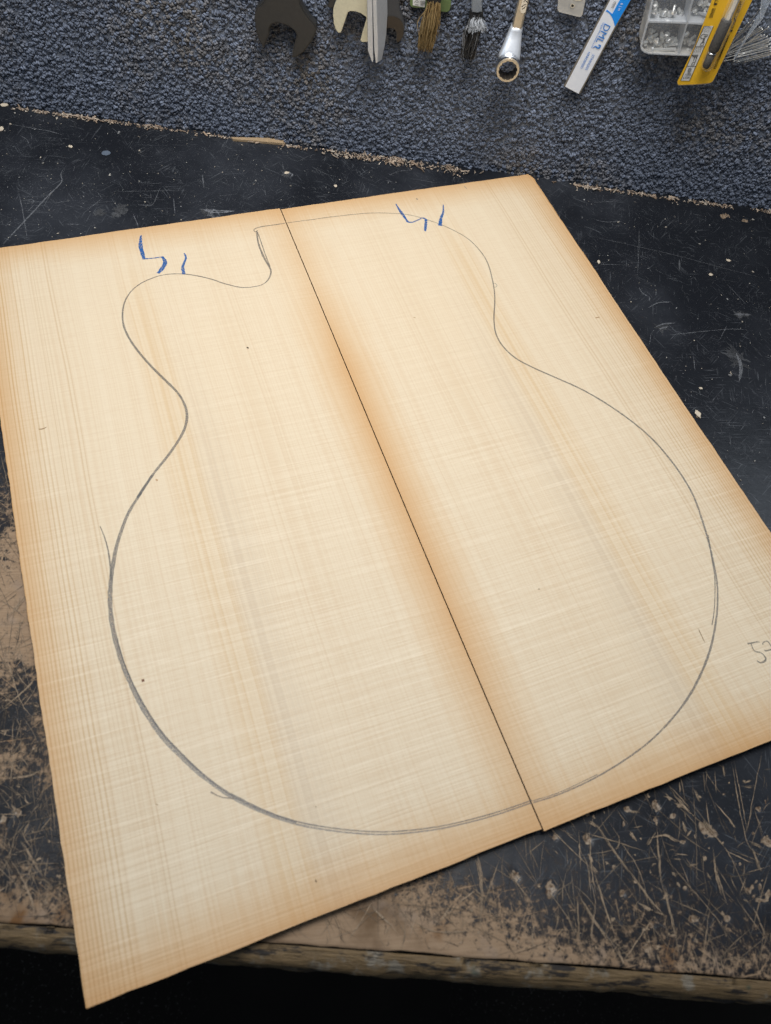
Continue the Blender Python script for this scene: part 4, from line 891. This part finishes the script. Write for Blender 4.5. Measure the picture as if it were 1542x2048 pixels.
LB = ('small silver screw in the lower left compartment of the clear box', 'screw', 'screws in the lower left compartment'); LU = ('small silver screw in the upper left compartment of the clear box', 'screw', 'screws in the upper left compartment'); LR = ('small silver screw in the right-hand compartments behind the yellow card', 'screw', 'screws in the right-hand compartments')
def scr_px(a, b, lab, Y=None, rr=.0013):
    Y0 = Y or rng.uniform(.645, .654); k = k12([a, b]); screw(ony(*k[0], Y0), ony(*k[1], Y0+rng.normal(0, .0015)), lab, rr)
for a, b in [((370, 1180), (960, 1160)), ((690, 1070), (1030, 1040)), ((310, 880), (400, 1010)), ((350, 850), (450, 930)), ((520, 1040), (690, 970)), ((470, 1000), (560, 910)), ((780, 920), (820, 1010)), ((240, 960), (250, 1090)), ((480, 800), (500, 890)), ((640, 860), (690, 940)), ((770, 790), (740, 900)), ((590, 830), (680, 820)), ((850, 990), (1010, 955)), ((860, 930), (1000, 905)), ((350, 740), (470, 735)), ((560, 1010), (640, 1120)), ((430, 1080), (560, 1060))]: scr_px(a, b, LB)
for a, b in [((900, 330), (950, 110)), ((440, 190), (550, 120)), ((690, 260), (800, 330)), ((540, 260), (640, 280)), ((1100, 330), (1030, 200)), ((980, 390), (1000, 270)), ((440, 240), (520, 330)), ((640, 310), (730, 370)), ((790, 400), (830, 330)), ((450, 110), (490, 90))]: scr_px(a, b, LU)
for a, b in [((1190, 890), (1180, 1050)), ((1250, 1000), (1440, 840)), ((1260, 1020), (1420, 1015)), ((1220, 1210), (1330, 1180)), ((1640, 60), (1780, 120)), ((1640, 220), (1780, 240)), ((1530, 40), (1640, 160)), ((1420, 200), (1450, 340)), ((1210, 790), (1240, 830))]: scr_px(a, b, LR)
# 13 yellow blister card with a grinding bit
YC = .6340; k13 = lambda p: crop(p, 1340, 0, 11.014)
card = k13([(165, 1810), (168, 1845), (190, 1868), (500, 1860), (780, 1838), (890, 1822), (940, 1785), (975, 1730), (1540, 560), (1840, -60), (2200, -800), (1350, -800), (930, 0), (560, 1000)])
t = empty('blister_pack', at_base(card, YC), 'yellow blister card with Japanese printing over the compartment box', 'blister pack')
plate('card', card, YC, .0010, M['yellow'], t, 0)
plate('card_backing', [(x-.3, y+1.6) for x, y in card], YC+.0011, .0008, M['card_edge'], t, 0)
lp = plate('info_panel', k13([(750, 577), (957, 577), (430, 1778), (235, 1778)]), YC-.0003, .0002, M['paper'], t, 0)
R = Ribbons(); YT = YC-.0006; ln = lambda p, wd=.0004: R.add([ony(*q, YT) for q in k13(p)], wd, NW)
ln([(750, 577), (957, 577), (430, 1778), (235, 1778), (750, 577)]); ln([(560, 1030), (760, 1030)]); ln([(375, 1460), (570, 1460)])
# power tool pictograms
ln([(690, 780), (740, 750), (760, 765), (840, 770), (820, 805), (750, 805), (745, 850), (700, 850), (670, 820), (690, 780)], .00045); ln([(745, 850), (710, 940)], .0005); ln([(780, 805), (740, 930)], .0005); ln([(690, 945), (755, 935), (735, 1000), (660, 1000), (690, 945)], .00045)
ln([(490, 1215), (620, 1215), (600, 1250), (510, 1250), (490, 1215)], .0006); ln([(545, 1250), (520, 1340)], .0005); ln([(590, 1250), (560, 1360)], .0005); ln([(495, 1380), (550, 1370), (535, 1430), (470, 1430), (495, 1380)], .00045)
R.build('pictogram', M['ink'], lp)
hexa = [(385+1, 1560), (410, 1500), (450, 1495), (478, 1520), (455, 1580), (410, 1605)]
plate('hexagon_mark', k13(hexa), YC-.0007, .0001, M['grey_ink'], lp, 0)
def jt(s, a, b, h, par, Y=None): return text('lettering', s, k13([a])[0], k13([b])[0], Y or YT, M['ink'], par, h)
jt('インパクト', (735, 655), (900, 650), .0022, lp); jt('ドライバ', (700, 725), (860, 720), .0022, lp); jt('ドリル', (560, 1100), (690, 1095), .0022, lp); jt('ドライバ', (520, 1170), (670, 1165), .0022, lp)
jt('六角軸', (320, 1670), (460, 1660), .0020, lp); jt('6.35㎜', (285, 1740), (430, 1730), .0020, lp)
cardo = [o for o in t.children if o.name.startswith('card')][0]
def column(s, a, b, h, rot=True):
    n = len(s)
    for i, ch in enumerate(s):
        f = (i+.5)/n; x, y = a[0]+(b[0]-a[0])*f, a[1]+(b[1]-a[1])*f; jt(ch, (x-h/2, y+h*.4), (x+h/2, y+h*.4), h*.000038, cardo, YC-.0005)
column('ト・樹脂', (1035, -20), (880, 400), 85)
column('を研磨し、水分・', (1560, 20), (1310, 760), 72); column('粉じんを吸わないように保護具を', (1290, 770), (1110, 1200), 52); column('使用して下さい。', (1100, 1210), (980, 1500), 56)
# blister film over the bit
def capsule(name, a, b, r0, r1, mat, par, Y, flat=.55):
    p, q = ony(*k13([a])[0], Y), ony(*k13([b])[0], Y); d = (q-p); L = d.length; d = d/L; sx = Vector((0, 1, 0)).cross(d); bm = bmesh.new(); rings = []
    for f, rf in ((-.02, .0), (0, .55), (.03, .85), (.08, 1), (.5, 1), (.92, 1), (.97, .85), (1, .55), (1.02, .0)):
        r = (r0+(r1-r0)*max(0, min(1, f)))*max(rf, .02); rings.append([bm.verts.new(p+d*(L*f)+sx*(r*math.cos(th))+Vector((0, -1, 0))*(r*flat*1.6*math.sin(th))) for th in np.linspace(0, math.pi, 11)])
    for A_, B_ in zip(rings, rings[1:]):
        for k in range(10): bm.faces.new((A_[k], A_[k+1], B_[k+1], B_[k]))
    return bm_obj(name, bm, mat, par, True)
YBL = YC-.0002
capsule('blister', (780, 1520), (1600, -300), .0050, .0056, M['blister'], t, YBL, .95)
def bit():
    Yb = YC-.0052; P = [ony(*k13([q])[0], Yb) for q in ((775, 1500), (1262, 420), (1560, -240))]
    L1 = (P[1]-P[0]).length
    t2 = empty('grinding_bit', P[0], 'dark abrasive grinding bit with steel shank inside the blister', 'drill bit')
    bm_obj('abrasive_head', lathe(P[0], P[1], [(0, .0010), (.0006, .0022), (.0016, .0030), (L1*.285, .0032), (L1*.30, .0026), (L1*.335, .0027), (L1*.37, .0036), (L1*.40, .0041), (L1*.97, .0041), (L1, .0034)], 18), M['grit'], t2, True)
    d = (P[1]-P[0]).normalized(); bm_obj('collar', lathe(P[0]+d*L1*.298, P[0]+d*L1*.345, [(0, .0030), (.0008, .0034), (L1*.04, .0034), (L1*.047, .0030)], 18), M['chrome'], t2, True)
    bm_obj('shank', lathe(P[1], P[2], [(0, .0027), ((P[2]-P[1]).length, .0027)], 6), M['steel'], t2)
bit()
# 14 clear bag with a fan of thin steel pins
k14 = lambda p: crop(p, 1440, 0, 14.63); YG = .6500
bagpx = k14([(330, 1830), (900, 1760), (1560, 1600), (1900, 1500), (1900, -500), (700, -500), (300, 1100)])
t = empty('plastic_bag', at_base(bagpx, YG), 'clear crumpled plastic bag of pins at the right edge', 'plastic bag')
xs = np.linspace(0, 1, 26); V = []; 
c00, c10_, c01, c11_ = [ony(*q, YG) for q in k14([(330, 1850), (1900, 1560), (900, -700), (2100, -700)])]
for j, v in enumerate(xs):
    for i, u in enumerate(xs):
        p = (c00*(1-u)+c10_*u)*(1-v)+(c01*(1-u)+c11_*u)*v; V.append((p.x, YG-.004-.004*math.sin(math.pi*u)*math.sin(math.pi*min(1, v*1.4))+.0022*float(fbm(np.array([u]), np.array([v]), 6, 71)[0]), p.z))
i = (np.arange(25)[:, None]*26+np.arange(25)[None]).ravel(); mesh_np('film', V, np.stack([i, i+1, i+27, i+26], 1), M['bag'], t, True)
fold = k14([(400, 1760), (430, 1600), (560, 1420), (740, 1100), (1000, 650), (1180, 300), (1210, 0), (1200, -300), (1560, -300), (1450, 60), (1210, 600), (900, 1000), (700, 1250), (560, 1480), (470, 1700)])
plate('fold', fold, YG-.0075, .0004, M['bagfold'], t, 0)
R = Ribbons(); R.add(spline([ony(*q, YG-.0081) for q in k14([(400, 1760), (470, 1640), (620, 1400), (800, 1120), (1100, 700), (1230, 560), (1330, 330), (1480, 0)])], .001), .0005, NW); R.add(spline([ony(*q, YG-.0081) for q in k14([(1190, 560), (1190, 350), (1215, 0)])], .001), .0005, NW); R.build('fold_crease', M['rim'], t)
PINS = [((115, 1785), (430, 1725)), ((150, 1700), (700, 1545)), ((180, 1590), (1500, 1110)), ((250, 1610), (1440, 1220)), ((480, 1680), (1500, 1440)), ((380, 1800), (1500, 1500)), ((480, 1815), (1560, 1540)), ((720, 1810), (1600, 1560)), ((500, 1650), (1480, 1290)), ((240, 1500), (1400, 1060)), ((230, 1530), (1320, 1010)),
        ((740, 1290), (1440, 780)), ((280, 1420), (1260, 850)), ((300, 1380), (1230, 815)), ((320, 1340), (1180, 790)), ((330, 1290), (1010, 590)), ((370, 1230), (925, 720)), ((350, 1270), (1190, 240)), ((400, 1130), (850, 650)), ((260, 1460), (680, 1200)), ((270, 1440), (740, 1060)), ((620, 1440), (1490, 1170)), ((580, 1510), (1490, 1270)), ((200, 1560), (1220, 1020)), ((640, 1580), (1500, 1380)), ((520, 1580), (1400, 1360))]
for a, b in PINS:
    y = YG+rng.uniform(-.001, .004); q = k14([a, b]); p0, p1 = ony(*q[0], y), ony(*q[1], y+rng.normal(0, .001)); L = (p1-p0).length
    tag(bm_obj('steel_pin', lathe(p0, p1, [(0, .0003), (.0008, .00042), (L-.0012, .00042), (L-.001, .0007), (L, .0006)], 6), M['steel'], None, True), 'thin silver steel pin fanned out inside the clear bag', 'pin', 'steel pins in the clear bag')
